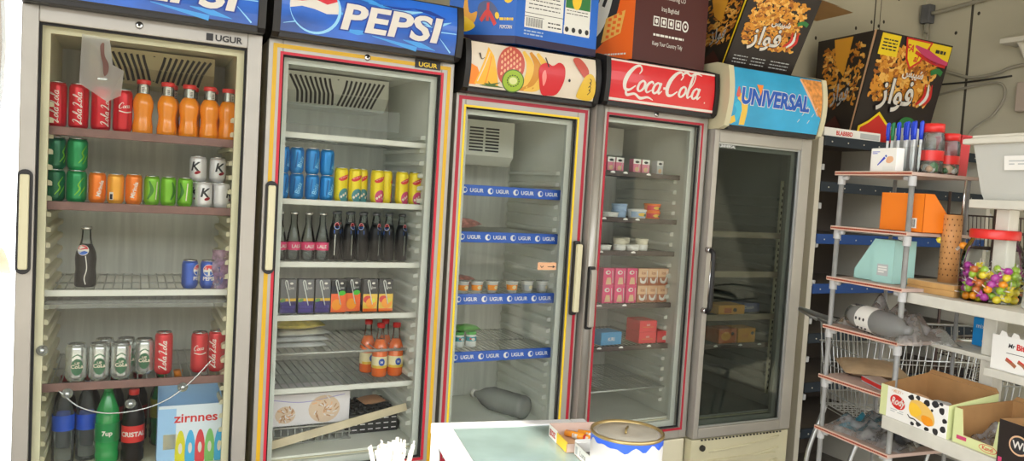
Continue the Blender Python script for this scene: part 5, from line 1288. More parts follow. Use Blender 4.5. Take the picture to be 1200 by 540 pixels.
o = mb.build('paper_pad', None, RK(.20, .165, 1.2804)); o.rotation_euler = (0, 0, RKa + .3); tag(o, 'loose white and blue papers lying right of the mint display box', 'papers')
# wrapped bottle
root = thing('water_bottle', 'large clear bottle lying in crumpled plastic on the fourth rack board', 'bottle', RK(.145, .02, 1.162), RKa - .25)
mb = MB(); mb.lathe([(.030, -.09), (.038, -.085), (.039, -.03), (.037, -.02), (.039, -.01), (.039, .09), (.030, .14), (.014, .17), (.013, .19)], 'pet_hazy', 24, axis='x'); mb.build('body', root)
mb = MB(); mb.lathe([(.0395, -.028), (.0395, .045)], 'cow_white', 24, axis='x', cap=False)
for q in range(12): a = .5 + 2.2 * (q % 4) / 3 + 2.6; mb.lathe([(.005, 0), (.005, .001)], 'dark_print', 8, (-.018 + .02 * (q // 4), .0400 * math.cos(a), .0400 * math.sin(a)), 'y')
mb.build('label_band', root)
def crumple(mb, lx, ly, h, m, seed, n=22):
    r2 = random.Random(seed); ph = [r2.uniform(0, 6) for _ in range(8)]
    def f(u, v):
        e = max(0, math.sin(PI * u)) ** .5 * max(0, math.sin(PI * v)) ** .5
        w = .5 + .18 * math.sin(13 * u + ph[0]) * math.sin(9 * v + ph[1]) + .14 * math.sin(23 * u + 11 * v + ph[2]) + .12 * math.sin(17 * v - 7 * u + ph[3])
        return ((u - .5) * lx * (1 + .08 * math.sin(7 * v + ph[4])), (v - .5) * ly * (1 + .10 * math.sin(6 * u + ph[5])), .001 + h * e * max(.1, w * 1.3))
    mb.sheet(f, n, n, m)
sheer('crumple_film', 'eef0f0', 1.5, .12, haze=.28, hazec='ffffff', tint_noise=30); sheer('crumple_dark', 'c9cccc', 1.5, .15, haze=.35, hazec='8f8f8c', tint_noise=30)
mb = MB(); crumple(mb, .36, .17, .115, 'crumple_film', 4); o = mb.build('plastic_bag', None, RK(.17, .09, 1.1204)); o.rotation_euler = (0, 0, RKa - .25); tag(o, 'crumpled clear plastic bag draped over the lying bottle', 'plastic bag')
mb = MB(); pillow(mb, .20, .20, .045, 'kraft_bag', 5); o = mb.build('padded_bag', None, (2.36, 1.84, .955)); o.rotation_euler = (.05, .0, R_(-40)); o.parent = None
tag(o, 'tan padded bag lying flat behind the fifth rack board', 'bag'); o.location = RK(.03, .165, .9534)
root = rk('snack_box', 'slim red and grey box lying on the fifth rack board', 'box', .165, .06, .953, -.35)
mb = MB(); mb.box(-.06, -.03, 0, .06, .03, .018, 'yog_grey', .001); mb.box(-.0605, -.0305, .004, .0605, -.028, .0165, 'label_red'); mb.build('carton', root); mb = MB(); mb.box(-.055, -.026, .018, .055, .028, .0188, 'board_pink'); mb.build('lid_flap', root)
mb = MB(); crumple(mb, .26, .22, .075, 'crumple_film', 9); o = mb.build('plastic_bag', None, RK(.13, .115, .7804)); o.rotation_euler = (0, 0, RKa + .2); tag(o, 'clear crumpled plastic bag on the sixth rack board', 'plastic bag')
mat('teal_cloth', '2f7f94', .6, vary=.3, scale=20); mat('dark_stuff', '3a3d44', .6, vary=.3, scale=30)
mb = MB(); crumple(mb, .12, .10, .05, 'teal_cloth', 12); o = mb.build('teal_packet', None, RK(.06, .12, .7804)); tag(o, 'small teal packet inside the clear plastic bag', 'packet')
mb = MB(); crumple(mb, .14, .12, .055, 'dark_stuff', 13); o = mb.build('dark_packet', None, RK(.19, .11, .7804)); tag(o, 'dark crumpled packet inside the clear plastic bag', 'packet')
mb = MB(); crumple(mb, .22, .18, .07, mat('pack_lime', '8f9f5c', .4, vary=.35, scale=25), 15); o = mb.build('snack_pouch', None, RK(.16, .11, .6104)); tag(o, 'pale green crumpled pouch on the lowest visible rack board', 'snack pouch')

# ------------------------------------------------------------------ white stepped shelf unit
UNo, UNa = (2.09, 1.50), R_(-100)
def UN(x, y, z): return (UNo[0] + x * math.cos(UNa) - y * math.sin(UNa), UNo[1] + x * math.sin(UNa) + y * math.cos(UNa), z)
def un(name, label, cat, x, y, z, rz=0, group=None): return thing(name, label, cat, UN(x, y, z + .0004), UNa + rz, group)
root = un('shelf_unit', 'white painted stepped shelf unit at the right edge', 'shelving', 0, 0, -.0004)
for nm, (x0, y0, x1, y1, z, t) in (('top_board', (.17, .06, .85, .46, 1.552, .024)), ('table_board', (.035, .0, .85, .44, 1.268, .032)), ('middle_board', (.255, .07, .85, .42, 1.092, .022)), ('side_board', (.045, .10, .25, .44, 1.118, .014)), ('lower_board', (.063, -.075, .85, .46, .905, .040))):
    mb = MB(); mb.box(x0, y0, z - t, x1, y1, z, 'unit_white', .003); mb.build(nm, root)
for (x, y, w, d, z0, z1) in ((.205, .115, .042, .04, .905, 1.236), (.205, .115, .042, .04, 0, .865), (.80, .03, .042, .04, 0, 1.53), (.22, .40, .042, .04, 0, 1.53), (.80, .40, .042, .04, 0, 1.53), (.225, .10, .042, .035, 1.268, 1.528)):
    mb = MB(); mb.box(x, y, z0, x + w, y + d, z1, 'unit_white', .003); mb.build('post', root)
# storage tub
root = un('storage_tub', 'large translucent white storage tub on the top board at the right edge', 'tub', .19, .07, 1.552)
mb = MB(); n = 1
def tubring(e, z, inn=0): return [(-e + .0 + inn, -e + inn, z), (.56 + e - inn, -e + inn, z), (.56 + e - inn, .36 + e - inn, z), (-e + inn, .36 + e - inn, z)]
lv = [(-.0, 0.0), (.006, .02), (.026, .155)]
vs = []; fs = []
for e, z in lv: vs += tubring(e - .01, z)
for k in range(len(lv) - 1):
    for q in range(4): a = k * 4 + q; b = k * 4 + (q + 1) % 4; fs.append((a, b, b + 4, a + 4))
fs.append((3, 2, 1, 0)); mb.add(vs, fs, 'tub_haze')
A = Art(mb, lambda x, z, k: (x, -.004 - .13 * max(0, z - .02) - .0012 * k - .002, z)); A.rect(.085, .08, .22, .118, 'cow_white'); A.k = 2; lines(A, .10, .092, .2, .108, 2, 'yog_grey', .003)
mb.build('tub', root)
mb = MB(); mb.box(-.036, -.036, .152, .60, .40, .168, 'lid_white', .005); mb.box(-.02, -.02, .168, .585, .385, .178, 'lid_white', .005); mb.build('lid', root)
# candy jar
root = un('candy_jar', 'big clear jar with red lid half full of wrapped lollipops', 'jar', .215, .115, 1.268)
R = .078
mb = MB(); mb.lathe([(R * .9, 0), (R, .008), (R, .115), (R * .93, .145), (R * .74, .172), (R * .72, .180)], 'acrylic', 36, cap=False); mb.lathe([(R * .9, .001), (0, .001)], 'acrylic', 30, cap=False); mb.build('jar', root)
mb = MB(); mb.lathe([(R * .78, .176), (R * .80, .180), (R * .80, .198), (R * .76, .202), (0, .202)], 'cap_red', 36); mb.build('lid', root)
r2 = random.Random(31); cnt = 0
lol = {}
for m in ('lolly_purple', 'lolly_green', 'lolly_rust', 'lolly_yellow', 'lolly_orange'):
    mb = MB(); mb.lathe([(0, -.011), (.007, -.009), (.011, -.002), (.010, .006), (.005, .011), (0, .0115)], m, 10); mb.tube([(0, 0, .010), (.001, .001, .034)], .0015, 'sign_white', 5)
    mb.add([(-.006, 0, .010), (.006, 0, .010), (.012, .004, .020), (-.012, -.004, .020)], [(0, 1, 2, 3)], m); me = mb.build('lollipop'); lol[m] = me
names = {'lolly_purple': 'purple', 'lolly_green': 'green', 'lolly_rust': 'rust-coloured', 'lolly_yellow': 'yellow', 'lolly_orange': 'orange'}
seen = {}
used_l = set()
spots = []
for z in (.013, .033, .053, .073, .091):
    for rr, nn in ((.060, 13), (.034, 6)):
        if z > .08 and rr < .05: nn = 4
        for q in range(nn):
            if z > .085 and q % 3 == 0: continue
            spots.append((rr, 2 * PI * q / nn + z * 30, z + r2.uniform(-.004, .004)))
for rr, a, z in spots:
    s_ = math.cos(a)
    m = 'lolly_purple' if s_ < -.55 and z > .03 else ('lolly_rust' if -.1 < s_ < .35 and z > .03 else r2.choice(['lolly_green', 'lolly_green', 'lolly_yellow', 'lolly_purple', 'lolly_orange']))
    src = lol[m]
    if m in used_l: o = src.copy(); COL.objects.link(o)
    else: o = src; used_l.add(m)
    o.location = UN(.215 + rr * math.cos(a), .115 + rr * math.sin(a), 1.2695 + z); o.rotation_euler = (r2.uniform(-1.4, 1.4), r2.uniform(-1.4, 1.4), r2.uniform(0, 6))
    tag(o, 'wrapped %s lollipop in the big jar with red lid' % names[m], 'lollipop', 'wrapped %s lollipops in the jar' % names[m])
mb = MB(); pillow(mb, .13, .12, .055, mat('bag_lace', 'c9cac6', .5, vary=.6, scale=60), 21); o = mb.build('patterned_bag', None, UN(.40, .12, 1.2684 + .058)); o.rotation_euler = (R_(82), 0, UNa); tag(o, 'pale patterned bag cut off by the right edge beside the candy jar', 'bag')
# lollipop stand
root = un('lollipop_stand', 'round tan lollipop stand full of holes on a wooden block', 'stand', .072, .115, 1.268)
mb = MB(); mb.box(-.085, -.065, 0, .085, .065, .018, 'wood_ply', .002); mb.box(-.085, -.065, .0182, .085, .065, .034, 'wood_ply', .002); mb.box(-.085, -.065, .034, .085, .065, .0355, 'wood_top'); mb.build('base_block', root)
mb = MB(); mb.lathe([(.0265, .0355), (.0265, .235), (.024, .237), (0, .237)], mat('cork_tan', 'c08a52', .6, vary=.1, scale=20), 28)
A = Art(mb, on_cyl(.0266))
for q in range(13):
    for r in range(11): A.k = 1; A.ell(-.0835 + .0128 * q + .0064 * (r % 2), .058 + .0165 * r, .0019, .0028, 'wood_hole', n=8)
mb.build('holed_column', root)
mb = MB(); mb.tube([(.012, .02, .23), (.016, .02, .34)], .0035, 'chrome', 8); mb.build('rod', root)
for x, y, z, m, lab, a in ((.062, -.006, 1.268 + .150, 'lolly_orange', 'orange lollipop stuck in the right side of the holed stand', 1), (-.034, -.012, 1.268 + .160, 'lolly_yellow', 'yellow lollipop stuck in the left side of the holed stand', -1), (-.030, -.002, 1.268 + .195, 'milk_tan', 'pale lollipop stuck high in the left side of the holed stand', -1)):
    mb = MB(); mb.lathe([(0, -.011), (.008, -.008), (.012, 0), (.008, .008), (0, .011)], m, 12); mb.tube([(0, 0, 0), (-.026 * a, .002, -.008)], .0014, 'sign_white', 5); mb.add([(-.012 * a, -.004, -.006), (-.012 * a, .004, -.008), (-.024 * a, .006, -.018), (-.022 * a, -.006, -.012)], [(0, 1, 2, 3)], 'sign_white')
    o = mb.build('lollipop', None, UN(.072 + x * .8, .115 + y, z)); o.rotation_euler = (0, 0, UNa); tag(o, lab, 'lollipop')
# blue packet and bar carton on the middle board
root = thing('wafer_packet', 'upright bright blue packet behind the white post', 'packet', UN(.115, .225, 1.1184), UNa)
mb = MB(); mb.box(-.03, -.010, 0, .03, .010, .085, 'packet_cyan', .003); A = Art(mb, lambda x, z, k: (x, -.0102 - .0002 * k, z)); A.ell(.015, .018, .010, .008, 'label_yellow'); A.text('mix', -.004, .054, .020, 'sign_white'); mb.build('packet', root); mb = MB(); mb.box(-.03, -.001, .085, .03, .001, .090, 'packet_cyan'); mb.build('crimped_edge', root)
root = un('bar_carton', 'white chocolate bar carton on the middle board at the right edge', 'box', .262, .085, 1.092)
mb = MB(); mb.box(0, 0, 0, .22, .12, .095, 'cow_white', .001); A = Art(mb, lambda x, z, k: (x, -.0003 * k, z)); A.text('Mr', .058, .066, .016, 'dark_print', bold=.03, shear=.15); A.k = 1; A.text('Bite', .090, .064, .022, 'label_red', bold=.04); A.k = 1; A.rect(.045, .050, .10, .0515, 'dark_print'); A.k = 1
for q in range(2): A.ribbon([(.045 + .035 * q, .034), (.062 + .035 * q, .026), (.075 + .03 * q, .018)], .010, 'milk_brown'); A.ribbon([(.047 + .035 * q, .037), (.064 + .035 * q, .029)], .004, 'cap_red'); A.k = 1
mb.build('carton', root)
mb = MB()
for q in range(6): mb.prism([(.02 + .035 * q, 0), (.045 + .035 * q, 0), (.040 + .035 * q, .010), (.026 + .035 * q, .013)], .0005, .002, 'cow_white', 'y')
mb.build('torn_flap', root, (0, 0, .095))
# open cartons on the lower board
def open_carton(name, label, x, y, z, w, d, h, outm, art, back=None, notch=False, rz=0):
    root = un(name, label, 'carton', x, y, z, rz)
    t = .003; b = back or h
    mb = MB(); mb.box(0, 0, 0, w, d, t, 'kraft_in')
    def wall(poly, ax, a0, a1, mo): mb.prism(poly, a0, a1, 'kraft_in', ax)
    if notch: fp = [(0, 0), (w, 0), (w, h), (w * .88, h), (w * .82, h * .28), (w * .22, h * .28), (w * .16, h), (0, h)]
    else: fp = [(0, 0), (w, 0), (w, h), (0, h)]
    mb.prism(fp, 0, t, 'kraft_in', 'y'); mb.prism([(0, 0), (w, 0), (w, b), (0, b)], d - t, d, 'kraft_in', 'y')
    sp = [(0, 0), (d, 0), (d, b), (0, h)]
    mb.prism(sp, 0, t, 'kraft_in', 'x'); mb.prism(sp, w - t, w, 'kraft_in', 'x')
    e = .0006
    if not notch: mb.prism(fp, -e, 0, outm, 'y')
    else: mb.prism(fp, -e, 0, outm, 'y')
    mb.prism(sp, -e, 0, 'carton_lime' if outm != 'carton_black' else outm, 'x'); mb.prism(sp, w, w + e, 'carton_lime' if outm != 'carton_black' else outm, 'x')
    mb.build('carton', root, recalc=True)
    mb = MB(); A = Art(mb, lambda u, v, k: (u, -e - .0003 * k, v)); art(A); mb.build('printed_front', root)
    mb = MB(); mb.prism([(0, 0), (w, 0), (w - .01, .012), (.01, .012)], d + .0005, d + .0025, 'kraft_in', 'y'); mb.build('top_flap', root, (0, 0, b))
    return root
def art_cow(A):
    w, h = .262, .078; f0 = A.fn; A.fn = lambda u, v, k: f0(u * .236 / .262, v * .090 / .078, k)
    A.rect(.0, .0, .028, h, 'carton_lime'); A.k = 1; r2 = random.Random(8)
    for cx, cz, s in ((.125, .068, .012), (.150, .073, .010), (.185, .066, .014), (.215, .071, .012), (.24, .060, .012), (.252, .040, .010), (.248, .018, .012), (.222, .008, .013), (.19, .006, .010), (.16, .010, .009), (.135, .006, .008), (.236, .076, .008), (.205, .054, .006)):
        A.k = 1; A.blob([(cx + s * r2.uniform(.7, 1.2) * math.cos(t), cz + .7 * s * r2.uniform(.6, 1.1) * math.sin(t)) for t in (0, 1.1, 2.2, 3.3, 4.3, 5.3)], 'dark_print', 4)
    A.k = 2; A.blob([(.118, .045), (.128, .062), (.165, .066), (.205, .050), (.218, .028), (.205, .016), (.16, .020), (.128, .028)], 'croissant', 5); A.blob([(.118, .042), (.128, .056), (.15, .054), (.168, .040), (.15, .026), (.128, .026)], 'yolk', 5); A.blob([(.168, .028), (.176, .036), (.205, .034), (.212, .022), (.198, .014), (.178, .016)], 'lolly_orange', 5)
    A.k = 2; A.ell(.072, .044, .031, .017, 'label_red', -8); A.text('Rody', .072, .037, .025, 'sign_white', shear=.3, bold=.03); A.k = 2; A.text('• MILKY •', .068, .066, .0115, 'milk_tan', bold=.02); A.k = 2
    lines(A, .045, .016, .098, .026, 2, 'yog_grey', .002); A.k = 2; A.ribbon([(.115, .024), (.125, .018), (.14, .018), (.155, .014)], .003, 'dark_print')
open_carton('cow_print_carton', 'open carton with black and white cow-print front and red oval', .050, -.072, .905, .236, .170, .090, 'cow_white', art_cow, .120)
def art_box2(A): A.rect(.012, .012, .042, .022, 'berry_pink'); A.k = 1; A.ell(.105, .014, .026, .010, 'label_red'); A.ell(.105, .014, .024, .0085, 'carton_lime'); A.text('Kandi', .105, .010, .014, 'label_red', bold=.02)
open_carton('notched_carton', 'pale yellow carton with cut-out front holding plastic wrappers', .300, -.066, .905, .145, .20, .092, 'carton_lime', art_box2, .105, True)
def art_black(A):
    A.ell(.055, .058, .026, .024, 'milk_tan'); A.ell(.055, .058, .022, .020, 'dark_print'); A.text('Wi', .055, .050, .026, 'sign_white', bold=.02); A.k = 1; A.rect(.004, .004, .014, .016, 'berry_pink')
o = open_carton('black_carton', 'dark carton with round pale emblem at the lower right corner', .450, -.090, .905, .20, .20, .108, 'carton_black', art_black, .108)
mb = MB(); crumple(mb, .12, .13, .07, 'crumple_film', 30); o = mb.build('plastic_wrapper', None, UN(.372, .04, .9086)); tag(o, 'clear plastic wrapper inside the pale notched carton', 'wrapper')
for k, (x, y, m) in enumerate(((.105, .012, 'milk_tan'), (.175, .022, 'yog_grey'), (.245, .004, 'milk_brown'))):
    mb = MB(); pillow(mb, .062, .11, .065, m, k); o = mb.build('croissant_packet', None, UN(x - .01, y, .9086)); o.rotation_euler = (0, .1 * k, UNa); tag(o, ['tan wrapped pastry packet at the left in the cow-print carton', 'grey wrapped pastry packet in the middle of the cow-print carton', 'brown wrapped pastry packet at the right in the cow-print carton'][k], 'packet', 'packets in the cow-print carton')
# wire display stand behind
root = thing('wire_display_stand', 'dark wire basket stand in the aisle behind the jars', 'stand', (3.80, 2.10, 0), R_(-12))
mb = MB()
for x in (-.30, .34):
    for y in (-.12, .14): mb.tube([(x, y, 0), (x, y, 1.62)], .007, 'wire_dark', 8)
mb.build('frame', root)
for z in (1.36, 1.06, .76, .40):
    mb = MB()
    for q in range(3): mb.tube([(-.30, -.12, z + q * .075), (.34, -.12, z + q * .075), (.34, .14, z + q * .075), (-.30, .14, z + q * .075)], .0035, 'wire_dark', 6, closed=True)
    for q in range(27): x = -.30 + .0246 * q; mb.tube([(x, -.12, z + .15), (x + .012, -.12, z), (x + .012, .14, z), (x, .14, z + .15)], .002, 'wire_dark', 5)
    mb.build('basket', root)
# ------------------------------------------------------------------ wall fittings on the right
X = XW_ = 4.64
root = thing('wall_shelf', 'small white shelf high on the right wall', 'shelf', (4.64, 2.43, 2.515))
mb = MB(); mb.box(-.16, -.30, -.0, -.001, .27, .028, 'lid_white', .003); mb.build('board', root); mb = MB(); mb.prism([(-.13, 0), (-.002, 0), (-.002, -.12)][::-1], .18, .19, 'lid_white', 'y'); mb.build('bracket', root)
root = thing('speaker_box', 'black box standing on the small wall shelf', 'box', (4.56, 2.46, 2.5434))
mb = MB(); mb.box(-.06, -.10, 0, .06, .09, .20, 'black_plastic', .006); mb.build('casing', root); mb = MB(); mb.lathe([(.045, 0), (.03, .006)], 'pack_smoke', 18, (-.0605, 0, .08), 'x'); mb.build('front_grille', root)
root = thing('junction_box', 'grey electrical box on the right wall with cables', 'electrical box', (4.64, 2.56, 2.13))
mb = MB(); mb.box(-.06, -.12, 0, -.001, .08, .17, 'socket_grey', .006); mb.build('casing', root); mb = MB(); mb.box(-.075, -.10, .03, -.061, .0, .13, 'cow_white', .004); mb.build('breaker', root)
root = thing('socket_box', 'small dark wall box near the ceiling where the conduit starts', 'electrical box', (4.60, 3.25, 2.74))
mb = MB(); mb.box(-.03, -.03, 0, .03, .03, .12, 'pack_smoke', .006); mb.build('casing', root); mb = MB(); mb.tube([(0, 0, 0), (0, 0, -.06)], .012, 'cable_grey', 8); mb.build('gland', root)
def cable(label, pts, r, m, name='cable'):
    mb = MB(); mb.tube(catmull(pts, 8), r, m, 8); o = mb.build(name); tag(o, label, 'cable')
cable('grey conduit running up the right wall from the small dark box', [(4.60, 3.22, 2.80), (4.61, 3.0, 2.82), (4.61, 2.6, 2.86), (4.61, 1.6, 2.95)], .014, 'cable_grey', 'conduit')
cable('grey cable hanging down from the small dark wall box', [(4.615, 3.25, 2.78), (4.631, 3.26, 2.5), (4.632, 3.26, 2.2), (4.632, 3.26, 1.95)], .009, 'cable_grey')
cable('grey cable sagging across the right wall to the electrical box', [(4.61, 3.20, 2.46), (4.61, 3.05, 2.40), (4.61, 2.93, 2.36), (4.61, 2.78, 2.37), (4.61, 2.66, 2.40), (4.61, 2.3, 2.42)], .010, 'cable_grey')
cable('black cable stretched across the right wall', [(4.61, 3.25, 2.34), (4.61, 2.95, 2.335), (4.61, 2.69, 2.345)], .006, 'cable_black')
cable('grey cable looping down below the electrical box', [(4.61, 3.2, 2.26), (4.605, 2.95, 2.30), (4.61, 2.76, 2.31), (4.61, 2.72, 2.23), (4.61, 2.78, 2.12), (4.60, 2.90, 2.02), (4.60, 2.95, 1.8)], .008, 'cable_grey')
cable('thin black cable dangling from the electrical box', [(4.60, 2.54, 2.15), (4.61, 2.56, 2.05), (4.625, 2.60, 1.99), (4.63, 2.54, 1.93)], .006, 'cable_black')
cable('thin grey cable coiled beneath the electrical box', [(4.60, 2.50, 2.15), (4.61, 2.49, 2.01), (4.625, 2.58, 1.95), (4.628, 2.68, 1.98), (4.63, 2.72, 1.92)], .005, 'cable_grey')
cable('vertical grey cable between wall shelf and electrical box', [(4.622, 2.60, 2.515), (4.625, 2.61, 2.42), (4.61, 2.60, 2.29)], .008, 'cable_grey')

# ------------------------------------------------------------------ glass-topped counter with tin, carton and straws
mat('counter_white', 'dcdcdc', .4, vary=.04, scale=6); mat('counter_glass', '8ba09a', .12, vary=.16, scale=7, coat=.4); mat('tin_white', 'd6d3d0', .38, vary=.03, scale=5); mat('tin_lid', 'b9b2a2', .45, vary=.22, scale=9); mat('tin_blue', '2a5bd0', .38); mat('tin_gold', 'b09a68', .3, .7)
CTo, CTa = (.762, 1.908), R_(-11)
def CT(x, y, z): return (CTo[0] + x * math.cos(CTa) - y * math.sin(CTa), CTo[1] + x * math.sin(CTa) + y * math.cos(CTa), z)
root = thing('glass_counter', 'low white-framed counter with a pale greenish glass top', 'counter', CT(0, 0, 0), CTa)
W_, D_, H_ = .45, -.75, .85
mb = MB()
for (a, b, c, d) in ((0, D_, .052, 0), (W_ - .045, D_, W_, 0), (.052, -.040, W_ - .045, 0), (.052, D_, W_ - .045, D_ + .045)): mb.box(a, b, H_ - .030, c, d, H_, 'counter_white', .004)
mb.build('top_frame', root)
mb = MB(); mb.box(.050, D_ + .043, H_ - .012, W_ - .043, -.038, H_ - .004, 'counter_glass'); mb.build('glass_top', root)
mb = MB(); mb.box(.10, D_ + .08, .18, W_ - .04, -.03, .24, 'counter_white', .004); mb.build('lower_shelf', root)
for x, y in ((.014, -.014), (W_ - .014, -.014), (.014, D_ + .014), (W_ - .014, D_ + .014)):
    mb = MB(); mb.tube([(x, y, 0), (x, y, H_ - .03)], .014, 'counter_white', 10); mb.build('leg', root)
root = thing('milk_powder_tin', 'white tin with ragged blue stripe and dented beige lid', 'tin', CT(.362, -.475, H_ - .0036), .6)
R = .0815; Ht = .126
mb = MB(); mb.lathe([(R - .001, 0), (R, .003), (R, Ht - .005)], 'tin_white', 48, cap=True)
vs = []; fs = []; n = 64
for i in range(n):
    a = 2 * PI * i / n; lo_ = Ht - .020 - .007 * math.sin(a * 7) * math.sin(a * 3 + 1) - .004 * math.sin(a * 13)
    vs += [((R + .0004) * math.cos(a), (R + .0004) * math.sin(a), lo_), ((R + .0004) * math.cos(a), (R + .0004) * math.sin(a), Ht - .006)]
for i in range(n): j = (i + 1) % n; fs.append((2 * i, 2 * j, 2 * j + 1, 2 * i + 1))
mb.add(vs, fs, 'tin_blue', True); mb.build('body', root)
mb = MB(); mb.lathe([(R + .001, Ht - .007), (R + .0025, Ht - .004), (R + .002, Ht), (R - .002, Ht + .0005), (R - .004, Ht - .005)], 'tin_gold', 48, cap=False); mb.lathe([(R - .004, Ht - .005), (R - .012, Ht - .006), (R - .014, Ht - .003), (.03, Ht - .003), (0, Ht - .0035)], 'tin_lid', 48, cap=False)
mb.build('lid', root)
mb = MB(); mb.tube([(-.022, -.004, Ht + .0006), (.0, .003, Ht + .002), (.024, .008, Ht + .0006)], .0028, 'tin_gold', 6); mb.build('lid_tab', root)
root = thing('display_carton', 'small open yellow and white carton lying on the counter glass behind the tin', 'carton', CT(.300, -.262, H_ - .0036), CTa)
mb = MB(); w, d, h = .135, .135, .028
mb.box(0, 0, 0, w, d, .002, 'milk_tan'); mb.box(0, 0, 0, .002, d * .55, h, 'pop_yellow'); mb.box(-.0006, d * .55, .0, .0015, d, h + .003, 'cow_white'); mb.box(w - .002, 0, 0, w, d, h, 'milk_tan'); mb.box(0, d - .002, 0, w, d, h + .006, mat('card_rose', 'cdb3a4', .7)); mb.box(0, 0, 0, w, .002, h * .8, 'card_rose')
A = Art(mb, lambda u, v, k: (-.0008 - .0003 * k, d - u, v)); A.text('ZOZ', .030, .008, .020, 'label_red', bold=.05); A.k = 1; A.rect(.008, .005, .012, .024, 'dark_print')
mb.build('carton', root); mb = MB(); mb.box(w, .01, .003, w + .001, d - .01, h + .012, 'card_rose'); mb.build('side_flap', root)
for k, (x, y) in enumerate(((.060, .095), (.082, .070), (.100, .098))):
    mb = MB(); mb.tube([(-.03, 0, 0), (.0, 0, .001), (.03, 0, 0)], .009, 'lolly_orange', 8); mb.tube([(-.006, 0, 0), (.010, 0, 0)], .0094, 'sign_white', 8); mb.lathe([(.0095, .028), (.0095, .034), (0, .036)], 'label_red', 8, axis='x')
    a = CTa; b0 = CT(.300 + x, -.262 + y, H_ + .0084)
    o = mb.build('sweet_roll', None, b0); o.rotation_euler = (0, 0, a + [-.9, -1.0, -.7][k])
    tag(o, ['orange and white sweet roll, left of three in the yellow carton', 'orange and white sweet roll, nearest of three in the yellow carton', 'orange and white sweet roll, right of three in the yellow carton'][k], 'sweet', 'sweet rolls in the yellow carton')
root = thing('small_carton', 'small white carton with dark lettering, open, between yellow carton and tin', 'carton', CT(.318, -.378, H_ - .0036), CTa)
mb = MB(); w, d, h = .10, .105, .030; mb.box(0, 0, 0, w, d, .002, 'kraft_in'); mb.box(0, 0, 0, .002, d, h, 'cow_white'); mb.box(w - .002, 0, 0, w, d, h, 'cow_white'); mb.box(0, d - .002, 0, w, d, h, 'cow_white'); mb.box(0, 0, 0, w, .002, h, 'cow_white'); mb.box(.003, .003, .002, w - .003, d - .003, .006, 'pack_smoke')
A = Art(mb, lambda u, v, k: (-.0003 * k, d - u, v)); A.text('Luna', .055, .009, .020, 'dark_print'); A.k = 1; A.rect(.006, .005, .020, .024, 'yog_grey'); mb.build('carton', root)
mb = MB(); mb.box(0, d, .0, w, d + .001, h + .008, 'cow_white'); mb.build('back_flap', root)
# straws
root = thing('side_stool', 'pale round stool top at the lower edge carrying the straw cup', 'stool', (.545, 1.575, 0))
mb = MB(); mb.lathe([(.13, .765), (.14, .775), (.14, .79), (.135, .795), (0, .795)], 'counter_white', 32); mb.build('seat', root)
for q in range(4): a = PI / 4 + q * PI / 2; mb = MB(); mb.tube([(.14 * math.cos(a), .14 * math.sin(a), 0), (.09 * math.cos(a), .09 * math.sin(a), .766)], .012, 'chrome', 8); mb.build('leg', root)
root = thing('straw_cup', 'white cup packed with pale wrapped straws at the lower edge', 'cup', (.545, 1.575, .7954))
mb = MB(); mb.lathe([(.030, 0), (.040, .075), (.042, .078), (.040, .078), (.038, .074), (.028, .004), (0, .004)], 'cow_white', 28); mb.build('cup', root)
st = None; r2 = random.Random(2); mat('straw_white', 'f2ece2', .5)
k = 0
for rr, nn in ((.0, 1), (.011, 6), (.022, 11), (.031, 15)):
    for q in range(nn):
        a = 2 * PI * q / nn + rr * 40; h = .112 + r2.uniform(-.012, .012)
        mb = MB(); mb.tube([(0, 0, 0), (0, 0, h)], .0046, 'straw_white', 7); mb.add([(-.0062, 0, h - .002), (.0062, 0, h - .002), (.006, .0005, h + .008), (-.006, -.0005, h + .008)], [(0, 1, 2, 3)], 'straw_white')
        o = mb.build('drinking_straw', None, (.545 + .72 * rr * math.cos(a), 1.575 + .72 * rr * math.sin(a), .80)); o.rotation_euler = (-.28 * rr / .03 * math.sin(a), .28 * rr / .03 * math.cos(a), r2.uniform(0, 3))
        tag(o, 'pale wrapped straw among those packed in the white cup', 'straw', 'wrapped straws in the white cup'); k += 1

# ------------------------------------------------------------------ doorway at the far left: hanging clear sheet
sheer('curtain_film', 'f7fafc', 1.5, .06, haze=.50, hazec='e9f0f8', tint_noise=6)
mb = MB()
def cur(u, v): return (-.335 - 1.05 * u + .012 * math.sin(20 * v + 4 * u), 2.62 + .05 * math.sin(u * 34) + .03 * math.sin(u * 13 + 3 * v), .02 + 2.55 * v)
mb.sheet(cur, 60, 24, 'curtain_film'); o = mb.build('plastic_curtain'); tag(o, 'clear plastic curtain hanging beside the leftmost fridge', 'curtain')
mb = MB(); mb.tube([(-1.46, 2.62, 2.59), (-.30, 2.62, 2.59)], .014, 'steel', 10)
for x in (-1.40, -.36): mb.tube([(x, 2.62, 2.59), (x, 2.62, 3.199)], .007, 'steel', 8)
o = mb.build('curtain_rail'); tag(o, 'steel rail carrying the clear plastic curtain', 'rail')
mat('tarp_orange', 'e0a080', .6, vary=.2, scale=8)
root = thing('covered_crate', 'crate under an orange cloth seen dimly through the plastic curtain', 'crate', (-1.05, 3.75, -.04))
mb = MB(); mb.box(-.45, -.3, 0, .55, .4, .98, 'cow_white', .02); mb.build('crate', root); mb = MB()
mb.sheet(lambda u, v: (-.47 + 1.05 * u, -.33 + .76 * v, 1.0 + .16 * math.sin(PI * v) * (.5 + .5 * u) + .02 * math.sin(9 * u)), 16, 12, 'tarp_orange'); mb.build('cloth', root)
SKY = 2.7
SUN = 4.5
SUN_DIR = (1, .5, -.9)
EXPO = .9
CAM_R = (0.890067, -0.451895, 0.059757)
CAM_D = (0.029087, -0.074521, -0.996795)
CAM_F = (0.4549, 0.888953, -0.053184)
